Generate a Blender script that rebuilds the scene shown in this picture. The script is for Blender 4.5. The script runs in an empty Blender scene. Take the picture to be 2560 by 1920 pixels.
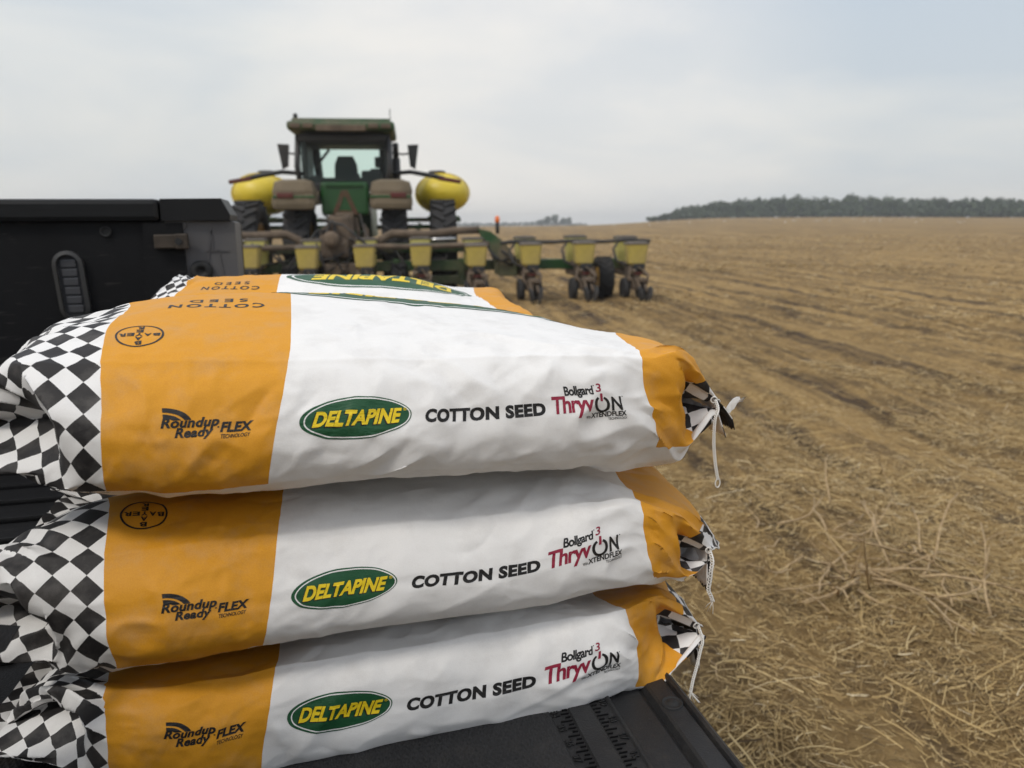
import bpy, bmesh, math, random
import numpy as np
from mathutils import Vector, Matrix

S = bpy.context.scene
COL = S.collection
R = math.radians
ZC = 1.40                                   # eye height over the field

# ------------------------------------------------------------------ camera
YAW, PITCH, ROLL = R(14.2), R(11.6), R(0.5)
cf = Vector((math.sin(YAW)*math.cos(PITCH), math.cos(YAW)*math.cos(PITCH), -math.sin(PITCH)))
cr0 = Vector((math.cos(YAW), -math.sin(YAW), 0)); cu0 = cr0.cross(cf)
cr = cr0*math.cos(ROLL) - cu0*math.sin(ROLL); cu = cu0*math.cos(ROLL) + cr0*math.sin(ROLL)
cam_d = bpy.data.cameras.new('camera'); cam = bpy.data.objects.new('camera', cam_d); COL.objects.link(cam)
M = Matrix.Identity(4)
for i in range(3):
    M[i][0], M[i][1], M[i][2] = cr[i], cu[i], -cf[i]
M[2][3] = ZC
cam.matrix_world = M
cam_d.sensor_width = 36; cam_d.lens = 27.06
cam_d.clip_start = 0.02; cam_d.clip_end = 6000
cam_d.dof.use_dof = True; cam_d.dof.focus_distance = 0.83; cam_d.dof.aperture_fstop = 6.8
S.camera = cam

# ------------------------------------------------------------------ sky, sun, exposure
SUN_EL, SUN_AZ = R(50), R(-126)              # azimuth measured from +Y (truck's far side) towards +X
w = bpy.data.worlds.new('World'); S.world = w; w.use_nodes = True
nt = w.node_tree; N = nt.nodes; L = nt.links; N.clear()
def nd(t, tree=None, **k):
    n = (tree or nt).nodes.new(t)
    for a, b in k.items(): setattr(n, a, b)
    return n
def build_world():
    out = nd('ShaderNodeOutputWorld'); bg = nd('ShaderNodeBackground'); bg.inputs['Strength'].default_value = 0.10
    sky = nd('ShaderNodeTexSky', sky_type='NISHITA', sun_disc=False)
    sky.sun_elevation = SUN_EL; sky.sun_rotation = SUN_AZ; sky.dust_density = 4.0; sky.air_density = 1.2
    tc = nd('ShaderNodeTexCoord'); sep = nd('ShaderNodeSeparateXYZ'); L.new(tc.outputs['Generated'], sep.inputs[0])
    # overcast veil: brighter towards the zenith as a clouded sky is, drifting soft banks
    zen = nd('ShaderNodeMapRange'); zen.inputs['From Min'].default_value = 0.0; zen.inputs['From Max'].default_value = 1.0
    L.new(sep.outputs['Z'], zen.inputs['Value'])
    grad = nd('ShaderNodeValToRGB'); cr_ = grad.color_ramp
    cr_.elements[0].position = 0.0; cr_.elements[0].color = (6.0, 6.1, 6.0, 1)
    cr_.elements[1].position = 1.0; cr_.elements[1].color = (8.6, 8.7, 8.9, 1)
    for p, c in ((0.10, (6.0, 6.1, 6.0)), (0.22, (5.7, 6.0, 6.15)), (0.34, (4.85, 5.5, 6.3)), (0.46, (4.6, 5.4, 6.6)), (0.62, (7.0, 7.2, 7.6))):
        e = cr_.elements.new(p); e.color = (*c, 1)
    L.new(zen.outputs[0], grad.inputs[0])
    mp = nd('ShaderNodeMapping'); mp.inputs['Scale'].default_value = (1.0, 1.0, 3.2); mp.inputs['Location'].default_value = (0.35, 0.1, 0.2)
    L.new(tc.outputs['Generated'], mp.inputs[0])
    nz = nd('ShaderNodeTexNoise'); nz.inputs['Scale'].default_value = 1.9; nz.inputs['Detail'].default_value = 8; nz.inputs['Roughness'].default_value = 0.5; nz.inputs['Distortion'].default_value = 0.4
    L.new(mp.outputs[0], nz.inputs['Vector'])
    cl = nd('ShaderNodeValToRGB'); cl.color_ramp.elements[0].position = 0.36; cl.color_ramp.elements[0].color = (0.86, 0.915, 0.985, 1)
    cl.color_ramp.elements[1].position = 0.66; cl.color_ramp.elements[1].color = (1.22, 1.165, 1.10, 1)
    L.new(nz.outputs[0], cl.inputs[0])
    mul = nd('ShaderNodeMixRGB', blend_type='MULTIPLY'); mul.inputs[0].default_value = 1
    L.new(grad.outputs[0], mul.inputs[1]); L.new(cl.outputs[0], mul.inputs[2])
    # brighter, warmer break in the cloud low on the right
    dt = nd('ShaderNodeVectorMath', operation='DOT_PRODUCT'); v = Vector((math.sin(R(17)), math.cos(R(17)), 0.17)).normalized()
    dt.inputs[1].default_value = v; nrm = nd('ShaderNodeVectorMath', operation='NORMALIZE')
    L.new(tc.outputs['Generated'], nrm.inputs[0]); L.new(nrm.outputs[0], dt.inputs[0])
    mr = nd('ShaderNodeMapRange', interpolation_type='SMOOTHSTEP'); mr.inputs['From Min'].default_value = 0.93; mr.inputs['From Max'].default_value = 1.0
    L.new(dt.outputs['Value'], mr.inputs['Value'])
    nm = nd('ShaderNodeMath', operation='MULTIPLY'); L.new(mr.outputs[0], nm.inputs[0]); L.new(nz.outputs[0], nm.inputs[1])
    warm = nd('ShaderNodeMixRGB', blend_type='MIX'); L.new(nm.outputs[0], warm.inputs[0]); L.new(mul.outputs[0], warm.inputs[1]); warm.inputs[2].default_value = (9.0, 8.4, 7.7, 1)
    mix = nd('ShaderNodeMixRGB', blend_type='MIX'); mix.inputs[0].default_value = 0.93
    L.new(sky.outputs[0], mix.inputs[1]); L.new(warm.outputs[0], mix.inputs[2])
    L.new(mix.outputs[0], bg.inputs['Color']); L.new(bg.outputs[0], out.inputs['Surface'])
build_world()
sun_d = bpy.data.lights.new('sun', 'SUN'); sun_d.energy = 1.12; sun_d.angle = R(10); sun_d.color = (1.0, 0.95, 0.87)
sun = bpy.data.objects.new('sun', sun_d); COL.objects.link(sun)
sd = Vector((math.sin(SUN_AZ)*math.cos(SUN_EL), math.cos(SUN_AZ)*math.cos(SUN_EL), math.sin(SUN_EL)))
sun.rotation_euler = sd.to_track_quat('Z', 'Y').to_euler(); sun.location = (0, 0, 30)
vs = S.view_settings; vs.view_transform = 'Standard'; vs.look = 'None'; vs.gamma = 1; vs.exposure = 0.30; vs.use_curve_mapping = False
S.cycles.max_bounces = 8; S.cycles.volume_bounces = 0; S.cycles.transparent_max_bounces = 12
S.cycles.use_denoising = True

# ------------------------------------------------------------------ helpers
def tag(o, label=None, cat=None, group=None, kind=None):
    if label: o['label'] = label
    if cat: o['category'] = cat
    if group: o['group'] = group
    if kind: o['kind'] = kind
    return o
def thing(name, label, cat, loc=(0, 0, 0), rz=0, group=None):
    o = bpy.data.objects.new(name, None); COL.objects.link(o); o.empty_display_size = 0.1
    o.location = loc; o.rotation_euler = (0, 0, rz)
    return tag(o, label, cat, group)
def link(name, me, mats, parent=None):
    o = bpy.data.objects.new(name, me); COL.objects.link(o)
    for m in (mats if isinstance(mats, (list, tuple)) else [mats]): me.materials.append(m)
    if parent: o.parent = parent
    return o
class MB:
    """collects shapes into ONE mesh"""
    def __init__(s): s.bm = bmesh.new(); s.mi = 0
    def _mark(s, faces, smooth):
        for f in faces: f.material_index = s.mi; f.smooth = smooth
    def box(s, c, d, rot=None, bev=0.0, taper=None):
        before = set(s.bm.faces)
        r = bmesh.ops.create_cube(s.bm, size=1)['verts']
        for v in r:
            k = 1.0
            if taper and v.co.z < 0: k = taper
            v.co = Vector((v.co.x*d[0]*k, v.co.y*d[1]*k, v.co.z*d[2]))
        if bev > 0:
            es = {e for v in r for e in v.link_edges}
            bmesh.ops.bevel(s.bm, geom=list(es), offset=min(bev, 0.45*min(d)), segments=2, affect='EDGES', profile=0.6)
        fs = [f for f in s.bm.faces if f not in before]
        vs_ = {v for f in fs for v in f.verts}
        Mx = Matrix.Translation(Vector(c))
        if rot is not None: Mx = Mx @ (rot if isinstance(rot, Matrix) else Matrix.Rotation(rot[2], 4, 'Z') @ Matrix.Rotation(rot[1], 4, 'Y') @ Matrix.Rotation(rot[0], 4, 'X'))
        for v in vs_: v.co = Mx @ v.co
        s._mark(fs, False); return s
    def tube(s, pts, rad, seg=8, cap=True, smooth=True):
        pts = [Vector(p) for p in pts]; n = len(pts)
        rads = rad if isinstance(rad, (list, tuple)) else [rad]*n
        rings = []; ref = None
        for i, p in enumerate(pts):
            t = (pts[min(i+1, n-1)] - pts[max(i-1, 0)]).normalized()
            if ref is None: ref = Vector((0, 0, 1)) if abs(t.z) < 0.9 else Vector((1, 0, 0))
            a = (ref - t*ref.dot(t)).normalized(); b = t.cross(a); ref = a
            rings.append([s.bm.verts.new(p + (a*math.cos(q) + b*math.sin(q))*rads[i]) for q in [2*math.pi*k/seg for k in range(seg)]])
        fs = []
        for i in range(n-1):
            for k in range(seg):
                fs.append(s.bm.faces.new((rings[i][k], rings[i][(k+1) % seg], rings[i+1][(k+1) % seg], rings[i+1][k])))
        s._mark(fs, smooth)
        if cap:
            s._mark([s.bm.faces.new(rings[0][::-1]), s.bm.faces.new(rings[-1])], False)
        return s
    def lathe(s, prof, seg=24, mat=None, smooth=True, close=False):
        """prof: (radius, height) pairs round local Z, placed by mat"""
        mat = mat or Matrix.Identity(4); rings = []
        for r_, z in prof:
            rings.append([s.bm.verts.new(mat @ Vector((r_*math.cos(q), r_*math.sin(q), z))) for q in [2*math.pi*k/seg for k in range(seg)]])
        fs = []
        m = len(rings)
        for i in range(m if close else m-1):
            a, b = rings[i], rings[(i+1) % m]
            for k in range(seg): fs.append(s.bm.faces.new((a[k], a[(k+1) % seg], b[(k+1) % seg], b[k])))
        s._mark(fs, smooth)
        if not close:
            for rg, fl in ((rings[0], True), (rings[-1], False)):
                s._mark([s.bm.faces.new(rg[::-1] if fl else rg)], False)
        return s
    def prism(s, poly, a, b, axis='Y', smooth=False):
        """poly of 2-D points extruded from a to b along axis (X: poly=(y,z); Y: (x,z); Z: (x,y))"""
        def P(p, t):
            return Vector((t, p[0], p[1])) if axis == 'X' else Vector((p[0], t, p[1])) if axis == 'Y' else Vector((p[0], p[1], t))
        A = [s.bm.verts.new(P(p, a)) for p in poly]; B = [s.bm.verts.new(P(p, b)) for p in poly]; n = len(poly)
        fs = [s.bm.faces.new((A[k], A[(k+1) % n], B[(k+1) % n], B[k])) for k in range(n)]
        s._mark(fs, smooth); s._mark([s.bm.faces.new(A[::-1]), s.bm.faces.new(B)], False)
        return s
    def build(s, name, mats, parent=None, recalc=True):
        if recalc: bmesh.ops.recalc_face_normals(s.bm, faces=s.bm.faces[:])
        me = bpy.data.meshes.new(name); s.bm.to_mesh(me); s.bm.free()
        return link(name, me, mats, parent)
def grid_mesh(name, V, quads, uv=None, smooth=True):
    me = bpy.data.meshes.new(name); nv, nf = len(V), len(quads)
    me.vertices.add(nv); me.vertices.foreach_set('co', np.ascontiguousarray(V, np.float32).ravel())
    k = quads.shape[1]
    me.loops.add(nf*k); me.loops.foreach_set('vertex_index', np.ascontiguousarray(quads, np.int32).ravel())
    me.polygons.add(nf); me.polygons.foreach_set('loop_start', np.arange(0, nf*k, k, dtype=np.int32))
    me.polygons.foreach_set('loop_total', np.full(nf, k, np.int32))
    me.polygons.foreach_set('use_smooth', np.full(nf, smooth, bool))
    if uv is not None:
        l = me.uv_layers.new(name='print'); l.data.foreach_set('uv', np.ascontiguousarray(uv, np.float32).ravel())
    me.update(calc_edges=True); me.validate(); return me

# ------------------------------------------------------------------ materials
class Mat:
    def __init__(s, name):
        s.m = bpy.data.materials.new(name); s.m.use_nodes = True; s.t = s.m.node_tree; s.t.nodes.clear()
        s.o = s.n('ShaderNodeOutputMaterial'); s.b = s.n('ShaderNodeBsdfPrincipled'); s.l(s.b.outputs[0], s.o.inputs['Surface'])
    def n(s, t, **k): return nd(t, s.t, **k)
    def l(s, a, b): s.t.links.new(a, b)
    def set(s, **k):
        for a, v in k.items(): s.b.inputs[a.replace('_', ' ')].default_value = v
        return s
    def noise(s, scale, detail=4, rough=0.55, coord='Object', vec=None, dist=0.0):
        if vec is None: vec = s.n('ShaderNodeTexCoord').outputs[coord]
        z = s.n('ShaderNodeTexNoise'); z.inputs['Scale'].default_value = scale; z.inputs['Detail'].default_value = detail
        z.inputs['Roughness'].default_value = rough; z.inputs['Distortion'].default_value = dist; s.l(vec, z.inputs['Vector']); return z.outputs[0]
    def ramp(s, src, stops):
        r_ = s.n('ShaderNodeValToRGB'); e = r_.color_ramp.elements
        e[0].position, e[0].color = stops[0][0], (*stops[0][1], 1); e[1].position, e[1].color = stops[-1][0], (*stops[-1][1], 1)
        for p, c in stops[1:-1]: q = e.new(p); q.color = (*c, 1)
        s.l(src, r_.inputs[0]); return r_.outputs[0]
    def mix(s, fac, a, b, mode='MIX'):
        m = s.n('ShaderNodeMixRGB', blend_type=mode)
        for i, x in ((0, fac), (1, a), (2, b)):
            if isinstance(x, (int, float)): m.inputs[i].default_value = x
            elif isinstance(x, tuple): m.inputs[i].default_value = (*x[:3], 1)
            else: s.l(x, m.inputs[i])
        return m.outputs[0]
    def math(s, op, a, b=None, c=None):
        m = s.n('ShaderNodeMath', operation=op)
        for i, x in enumerate((a, b, c)):
            if x is None: continue
            if isinstance(x, (int, float)): m.inputs[i].default_value = x
            else: s.l(x, m.inputs[i])
        return m.outputs[0]
    def bump(s, h, strength=0.3, dist=0.01, normal=None):
        b = s.n('ShaderNodeBump'); b.inputs['Strength'].default_value = strength; b.inputs['Distance'].default_value = dist
        s.l(h, b.inputs['Height'])
        if normal is not None: s.l(normal, b.inputs['Normal'])
        s.l(b.outputs[0], s.b.inputs['Normal']); return b.outputs[0]
    def color(s, c): s.l(c, s.b.inputs['Base Color']); return s
def plain(name, col, rough=0.5, var=0.15, scale=8, metal=0.0, dust=None, bump=0.0, spec=0.5, dust_amt=(0.45, 0.7)):
    """a base colour that varies a little, optional dried dust in patches, optional fine bump"""
    m = Mat(name); m.set(Roughness=rough, Metallic=metal); m.b.inputs['Specular IOR Level'].default_value = spec
    z = m.noise(scale, 6, 0.6)
    lo = tuple(c*(1-var) for c in col); hi = tuple(min(1, c*(1+var)) for c in col)
    c = m.ramp(z, [(0.3, lo), (0.7, hi)])
    if dust:
        d = m.noise(scale*0.45, 8, 0.65, dist=0.3)
        f = m.ramp(d, [(dust_amt[0], (0, 0, 0)), (dust_amt[1], (1, 1, 1))])
        c = m.mix(f, c, dust)
    m.color(c)
    if bump: m.bump(m.noise(scale*6, 5), bump, 0.004)
    return m.m

# ------------------------------------------------------------------ paper seed sacks
# A sack is a gusseted tube of paper. u runs along it (m, 0 where the wide band meets the white), v round it
# (0 at the near lower fold, BH at the near upper fold). A smooth filled shape is pulled onto measured points,
# then the paper is relaxed as an almost inextensible sheet so that it wrinkles where there is too much of it.
BU0, BU1, BH, BW = -0.33, 0.475, 0.125, 0.40
BP = 2*(BH + BW)
LM_TOP=[(-0.160,0.1250,-0.1879,0.7400,-0.1161),(0.000,0.1250,-0.0274,0.7400,-0.1226),(0.126,0.1250,0.0871,0.7400,-0.1265),(0.260,0.1250,0.2259,0.7420,-0.1298),(0.355,0.1250,0.3307,0.7450,-0.1372),(0.400,0.1250,0.3781,0.7500,-0.1399),(0.440,0.1250,0.4161,0.7650,-0.1728),(0.475,0.1250,0.4470,0.7800,-0.2054),(-0.235,0.1250,-0.2602,0.7500,-0.1119),(-0.160,0.0625,-0.1819,0.6950,-0.1667),(0.000,0.0625,-0.0413,0.7000,-0.1723),(0.108,0.0625,0.0812,0.7030,-0.1734),(0.240,0.0625,0.2161,0.7150,-0.1787),(0.355,0.0750,0.3310,0.7350,-0.1771),(0.400,0.0625,0.3843,0.7520,-0.1886),(-0.160,0.0000,-0.1835,0.7000,-0.2208),(0.000,0.0000,-0.0528,0.7050,-0.2258),(0.126,0.0000,0.0685,0.7120,-0.2304),(0.260,0.0000,0.2337,0.7250,-0.2359),(0.355,0.0000,0.3543,0.7450,-0.2289),(0.400,0.0000,0.3882,0.7580,-0.2462),(0.475,0.0000,0.4489,0.7850,-0.2085),(-0.160,-0.0300,-0.1864,0.7250,-0.2377),(0.000,-0.0300,-0.0555,0.7300,-0.2457),(0.126,-0.0300,0.0588,0.7380,-0.2465),(0.260,-0.0300,0.2412,0.7480,-0.2563),(0.355,-0.0300,0.3418,0.7620,-0.2691),(0.400,-0.0300,0.3913,0.7750,-0.2642),(-0.160,0.1900,-0.1974,0.8100,-0.0920),(-0.160,0.3250,-0.2029,0.9500,-0.0831),(0.000,0.2250,-0.0261,0.8400,-0.0929),(0.000,0.3350,-0.0287,0.9550,-0.0760),(0.126,0.3350,0.1008,0.9600,-0.0871),(0.250,0.3250,0.2584,0.9550,-0.1111),(0.355,0.2750,0.3625,0.9100,-0.1351),(0.355,0.3650,0.3955,1.0000,-0.1551),(0.355,0.4350,0.4030,1.0600,-0.1708),(0.300,0.4350,0.3378,1.0600,-0.1502),(0.360,0.5150,0.4062,1.1200,-0.2061),(0.250,0.5150,0.2778,1.1200,-0.1628),(0.250,0.4350,0.2749,1.0600,-0.1315),(0.126,0.4350,0.1055,1.0600,-0.1042),(0.000,0.4350,-0.0334,1.0600,-0.0922),(0.430,0.2250,0.4582,0.8600,-0.1886),(0.430,0.3650,0.5132,1.0000,-0.2093),(-0.160,0.4350,-0.2272,1.0600,-0.1013),(-0.210,0.2250,-0.2431,0.8500,-0.0927),(-0.235,0.1850,-0.2642,0.8200,-0.1075),(-0.205,0.0625,-0.2217,0.7050,-0.1601),(-0.180,0.0000,-0.2068,0.7100,-0.2216),(-0.300,0.1250,-0.3007,0.7650,-0.1419),(-0.310,0.0000,-0.2999,0.7500,-0.2022),(-0.255,0.0000,-0.2660,0.7300,-0.2099),(-0.290,0.2050,-0.3142,0.8500,-0.1387),(-0.235,0.2750,-0.2924,0.9200,-0.1186),(-0.270,0.2250,-0.3020,0.8700,-0.1286),(-0.270,0.3250,-0.3269,0.9800,-0.1363),(-0.250,0.4250,-0.3120,1.0600,-0.1343),]
LM_MID=[(-0.160,0.1250,-0.2010,0.7300,-0.2940),(0.000,0.1250,-0.0494,0.7300,-0.2907),(0.126,0.1250,0.0812,0.7400,-0.2947),(0.260,0.1250,0.2426,0.7520,-0.2984),(0.355,0.1250,0.3404,0.7600,-0.3027),(0.400,0.1250,0.3906,0.7670,-0.3345),(0.440,0.1250,0.4217,0.7780,-0.3591),(0.475,0.1250,0.4565,0.7900,-0.3973),(-0.160,0.0625,-0.1972,0.6950,-0.3363),(0.000,0.0625,-0.0573,0.7000,-0.3413),(0.108,0.0625,0.0595,0.7080,-0.3425),(0.240,0.0625,0.2095,0.7220,-0.3495),(0.355,0.0625,0.3410,0.7470,-0.3405),(0.400,0.0625,0.3933,0.7650,-0.3660),(-0.160,0.0000,-0.1910,0.7000,-0.3883),(0.000,0.0000,-0.0684,0.7050,-0.3872),(0.126,0.0000,0.0550,0.7180,-0.3917),(0.260,0.0000,0.2376,0.7350,-0.3980),(0.355,0.0000,0.3557,0.7520,-0.3987),(0.400,0.0000,0.4010,0.7650,-0.4060),(0.475,0.0000,0.4555,0.7900,-0.3998),(-0.160,-0.0300,-0.2018,0.7400,-0.4097),(0.000,-0.0300,-0.0722,0.7450,-0.4092),(0.260,-0.0300,0.2489,0.7700,-0.4169),(0.400,-0.0300,0.4130,0.8000,-0.4275),(-0.160,0.2010,-0.2065,0.8000,-0.2635),(0.000,0.1910,-0.0455,0.7900,-0.2725),(0.355,0.2150,0.3453,0.8600,-0.3007),(0.260,0.1950,0.2577,0.8300,-0.2869),(0.440,0.2250,0.4885,0.8800,-0.3863),(-0.260,0.1000,-0.2926,0.7400,-0.3199),(-0.210,0.1850,-0.2675,0.8000,-0.2797),(-0.240,0.1550,-0.2929,0.7800,-0.2946),(-0.208,0.0688,-0.2389,0.7050,-0.3337),(-0.185,0.0375,-0.2248,0.7100,-0.3618),(-0.200,0.0000,-0.2358,0.7250,-0.4051),(-0.240,0.0000,-0.2706,0.7400,-0.4027),(-0.300,0.0000,-0.3143,0.7500,-0.3869),(-0.320,0.1250,-0.3368,0.7600,-0.3325),(-0.210,0.2450,-0.2995,0.9000,-0.3129),(-0.250,0.2250,-0.3307,0.8800,-0.3337),(-0.300,0.2250,-0.3683,0.8800,-0.3625),(-0.230,0.3250,-0.3317,0.9800,-0.3518),(-0.280,0.3250,-0.3658,0.9800,-0.3862),(-0.260,0.4250,-0.3598,1.0700,-0.4039),]
LM_LOW=[(-0.160,0.1250,-0.2105,0.7300,-0.4282),(0.000,0.1250,-0.0601,0.7300,-0.4265),(0.126,0.1250,0.0765,0.7400,-0.4314),(0.260,0.1250,0.2432,0.7520,-0.4294),(0.355,0.1250,0.3241,0.7600,-0.4351),(0.400,0.1250,0.3699,0.7750,-0.4368),(0.440,0.1250,0.4145,0.7900,-0.4685),(0.475,0.1250,0.4545,0.8000,-0.5051),(-0.160,0.0625,-0.2073,0.7000,-0.4534),(0.000,0.0625,-0.0697,0.7050,-0.4688),(0.108,0.0625,0.0491,0.7150,-0.4817),(0.240,0.0625,0.2029,0.7280,-0.4865),(0.355,0.0625,0.3408,0.7500,-0.4821),(0.400,0.0625,0.3753,0.8000,-0.4971),(-0.160,0.0000,-0.2130,0.7120,-0.5149),(0.000,0.0000,-0.0818,0.7180,-0.5351),(0.126,0.0000,0.0503,0.7300,-0.5406),(0.260,0.0000,0.2404,0.7420,-0.5422),(0.355,0.0000,0.3401,0.7550,-0.5236),(0.400,0.0000,0.3671,0.7620,-0.5351),(0.440,0.0100,0.4133,0.7750,-0.5082),(0.475,0.0000,0.4536,0.8000,-0.5088),(-0.160,-0.0200,-0.2191,0.7300,-0.5380),(0.000,-0.0200,-0.0817,0.7350,-0.5524),(0.260,-0.0200,0.2463,0.7600,-0.5626),(0.370,-0.0200,0.3429,0.7700,-0.5600),(-0.160,0.1850,-0.2237,0.7900,-0.4410),(0.000,0.1950,-0.0598,0.8000,-0.4402),(0.355,0.2050,0.3130,0.8500,-0.4577),(0.440,0.2450,0.4498,0.9100,-0.4855),(-0.185,0.1250,-0.2480,0.7350,-0.4300),(-0.182,0.0625,-0.2313,0.7080,-0.4503),(-0.175,0.0000,-0.2250,0.7150,-0.5009),(-0.230,0.1250,-0.2816,0.7750,-0.4421),(-0.250,0.1550,-0.3146,0.8100,-0.4782),(-0.310,0.1250,-0.3435,0.8000,-0.5049),(-0.220,0.2050,-0.3108,0.8600,-0.4763),(-0.260,0.2050,-0.3407,0.8700,-0.5048),(-0.310,0.2250,-0.3755,0.8800,-0.5523),(-0.240,0.3250,-0.3546,0.9800,-0.5471),(-0.290,0.3250,-0.3916,0.9800,-0.5961),(-0.270,0.4250,-0.3852,1.0700,-0.6219),]
LM_REAR=[(-0.160,0.3850,-0.1923,1.3600,-0.0764),(0.000,0.3850,-0.0525,1.3600,-0.0764),(0.200,0.3750,0.1432,1.3500,-0.0818),(0.355,0.3450,0.2713,1.3300,-0.1178),(0.420,0.3050,0.3304,1.2900,-0.1425),(-0.160,0.2350,-0.2070,1.2200,-0.0997),(0.000,0.2550,-0.0576,1.2350,-0.0953),(-0.240,0.2650,-0.2404,1.2400,-0.1040),(-0.250,0.3850,-0.2200,1.3600,-0.0867),]

def cubic_periodic(t, xs, ys):
    """Catmull-Rom through periodic samples (xs ascending, period BP)"""
    n = len(xs); X = np.array([xs[-1]-BP] + list(xs) + [xs[0]+BP, xs[1]+BP]); Y = np.array([ys[-1]] + list(ys) + [ys[0], ys[1]], float)
    tm = np.mod(t - xs[0], BP) + xs[0]; i = np.clip(np.searchsorted(X, tm, 'right')-1, 1, len(X)-3)
    x0, x1, x2, x3 = X[i-1], X[i], X[i+1], X[i+2]; y0, y1, y2, y3 = Y[i-1], Y[i], Y[i+1], Y[i+2]
    h = x2-x1; s = (tm-x1)/h; m1 = (y2-y0)/(x2-x0)*h; m2 = (y3-y1)/(x3-x1)*h
    return (2*s**3-3*s**2+1)*y1 + (s**3-2*s**2+s)*m1 + (-2*s**3+3*s**2)*y2 + (s**3-s**2)*m2
def sstep(x): x = np.clip(x, 0, 1); return x*x*(3-2*x)
def sack_base(U, Vv, zt, zb, yo, xo, crest, left=(.095, .05), sink=-.01):
    xs = [0, BH/2, BH, BH+.1, BH+.2, BH+.3, BH+BW, BH+BW+BH/2, 2*BH+BW, 2*BH+BW+.13, 2*BH+BW+.27]
    mid = (zt+zb)/2
    Y = cubic_periodic(Vv, xs, [.705, .695, .74, .84, .94, 1.04, 1.125, 1.16, 1.13, 1.0, .84]) + yo
    Z = cubic_periodic(Vv, xs, [zb, mid, zt, zt+crest*.7, zt+crest, zt+crest*.6, zt-.015, mid, zb, zb-.016, zb-.016])
    vm = np.mod(Vv, BP); fr = vm <= BH; bk = (vm >= BH+BW) & (vm <= 2*BH+BW); bt = vm > 2*BH+BW
    frac = np.where(fr, vm/BH, np.where(bk, 1-(vm-BH-BW)/BH, np.where(bt, 0.0, 1.0)))      # 0 low fold .. 1 high fold
    s_ = np.abs(frac*2-1); sg = np.where(frac > .5, 1.0, -1.0)
    g = 0.070; zs = mid + sink; X = U - .026 + xo
    Yin = np.zeros_like(Y)
    for side in (0, 1):
        ur = (BU0 + left[0] + left[1]*(1-frac)) if side == 0 else (BU1 - g + 0*frac)
        e = (U - BU0)/(ur - BU0) if side == 0 else (BU1 - U)/(BU1 - ur)
        t = np.clip(1-e, 0, 1); a = t > 0
        xr = ur - .026 + xo; side_panel = a & (fr | bk)
        if side == 0:                                                       # folded-in end, still half open
            Lz = ur - BU0; hf = 1 - .36*np.minimum(1, t/.4) - .56*np.clip((t-.4)/.6, 0, 1); ins = BH/2*np.sqrt(1-hf*hf)*.97
            ap = np.sqrt(np.maximum(0, (t*Lz)**2 - ins**2))*.95; ed = t*Lz*.93
            X = np.where(a, xr - np.where(side_panel, ap + s_*(ed-ap), ed), X)
            Z = np.where(a, np.where(side_panel, zs + sg*s_*hf*(zt-zb)/2, zs + (Z-zs)*hf), Z)
            Yin = np.where(side_panel, (1-s_)*ins, Yin)
            continue
        adv = .042*t
        q = np.where(s_ > 1-t, (s_-(1-t))/np.maximum(t, 1e-6), 0)          # 0 on the folded-in wall, 1 at the long edge
        X = np.where(a, xr + np.where(side_panel, q*adv, adv), X)
        zz = np.where(side_panel, zs + sg*np.minimum(s_, 1)*(zt-zb)/2*np.where(s_ > 1-t, (1-t)/np.maximum(s_, 1e-6), 1), zs + (Z-zs)*(1-t))
        Z = np.where(a, zz, Z)
        Yin = np.where(side_panel, t*(1-q)*BH/2, Yin)
    Y = Y + np.where(fr, Yin, np.where(bk, -Yin, 0))
    return np.stack([X, Y, Z], -1)
def rbf_warp(P, U, Vv, lms, base_at):
    """pull the surface so that listed (u, v) reach listed points; the hidden back stays"""
    pts = [(a, b) for a, b, *_ in lms]
    D = [np.array(l[2:]) - base_at(l[0], l[1]) for l in lms]
    for u in (-.33, -.16, 0, .2, .355, .475):
        for v in (BH+BW+.01, BH+BW+BH/2, 2*BH+BW, 2*BH+BW+.2):
            if min(math.hypot(u-l[0], (v-l[1]+BP/2) % BP-BP/2) for l in lms) < .055: continue
            pts.append((u, v)); D.append(np.zeros(3))
    pts = np.array(pts); D = np.array(D); c = .045
    def dist(u, v):
        q = BP/(2*np.pi); a, b = v[..., None]/q, pts[:, 1]/q                  # round the tube: chord distances
        return np.sqrt((u[..., None]-pts[:, 0])**2 + q*q*((np.cos(a)-np.cos(b))**2 + (np.sin(a)-np.sin(b))**2) + c*c)
    K = dist(pts[:, 0], pts[:, 1]); n = len(pts)
    A = np.zeros((n+1, n+1)); A[:n, :n] = K + np.eye(n)*-.004; A[n, :n] = 1; A[:n, n] = 1
    Wt = np.linalg.solve(A, np.vstack([D, np.zeros((1, 3))]))
    return P + dist(U, Vv) @ Wt[:n] + Wt[n]
def nrm_grid(P):
    du = np.empty_like(P); du[1:-1] = P[2:]-P[:-2]; du[0] = P[1]-P[0]; du[-1] = P[-1]-P[-2]
    dv = np.roll(P, -1, 1) - np.roll(P, 1, 1)
    n = np.cross(du, dv); return n/np.maximum(np.linalg.norm(n, axis=-1, keepdims=True), 1e-9)
def blur(D, su, sv):
    nu = D.shape[0]; E = np.concatenate([D[::-1], D, D[::-1]], 0)
    fu = np.fft.fftfreq(E.shape[0])[:, None, None]; fv = np.fft.fftfreq(E.shape[1])[None, :, None]
    G = np.exp(-2*np.pi**2*((fu*su)**2 + (fv*sv)**2))
    return np.real(np.fft.ifft2(np.fft.fft2(E, axes=(0, 1))*G, axes=(0, 1)))[nu:2*nu]
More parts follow.
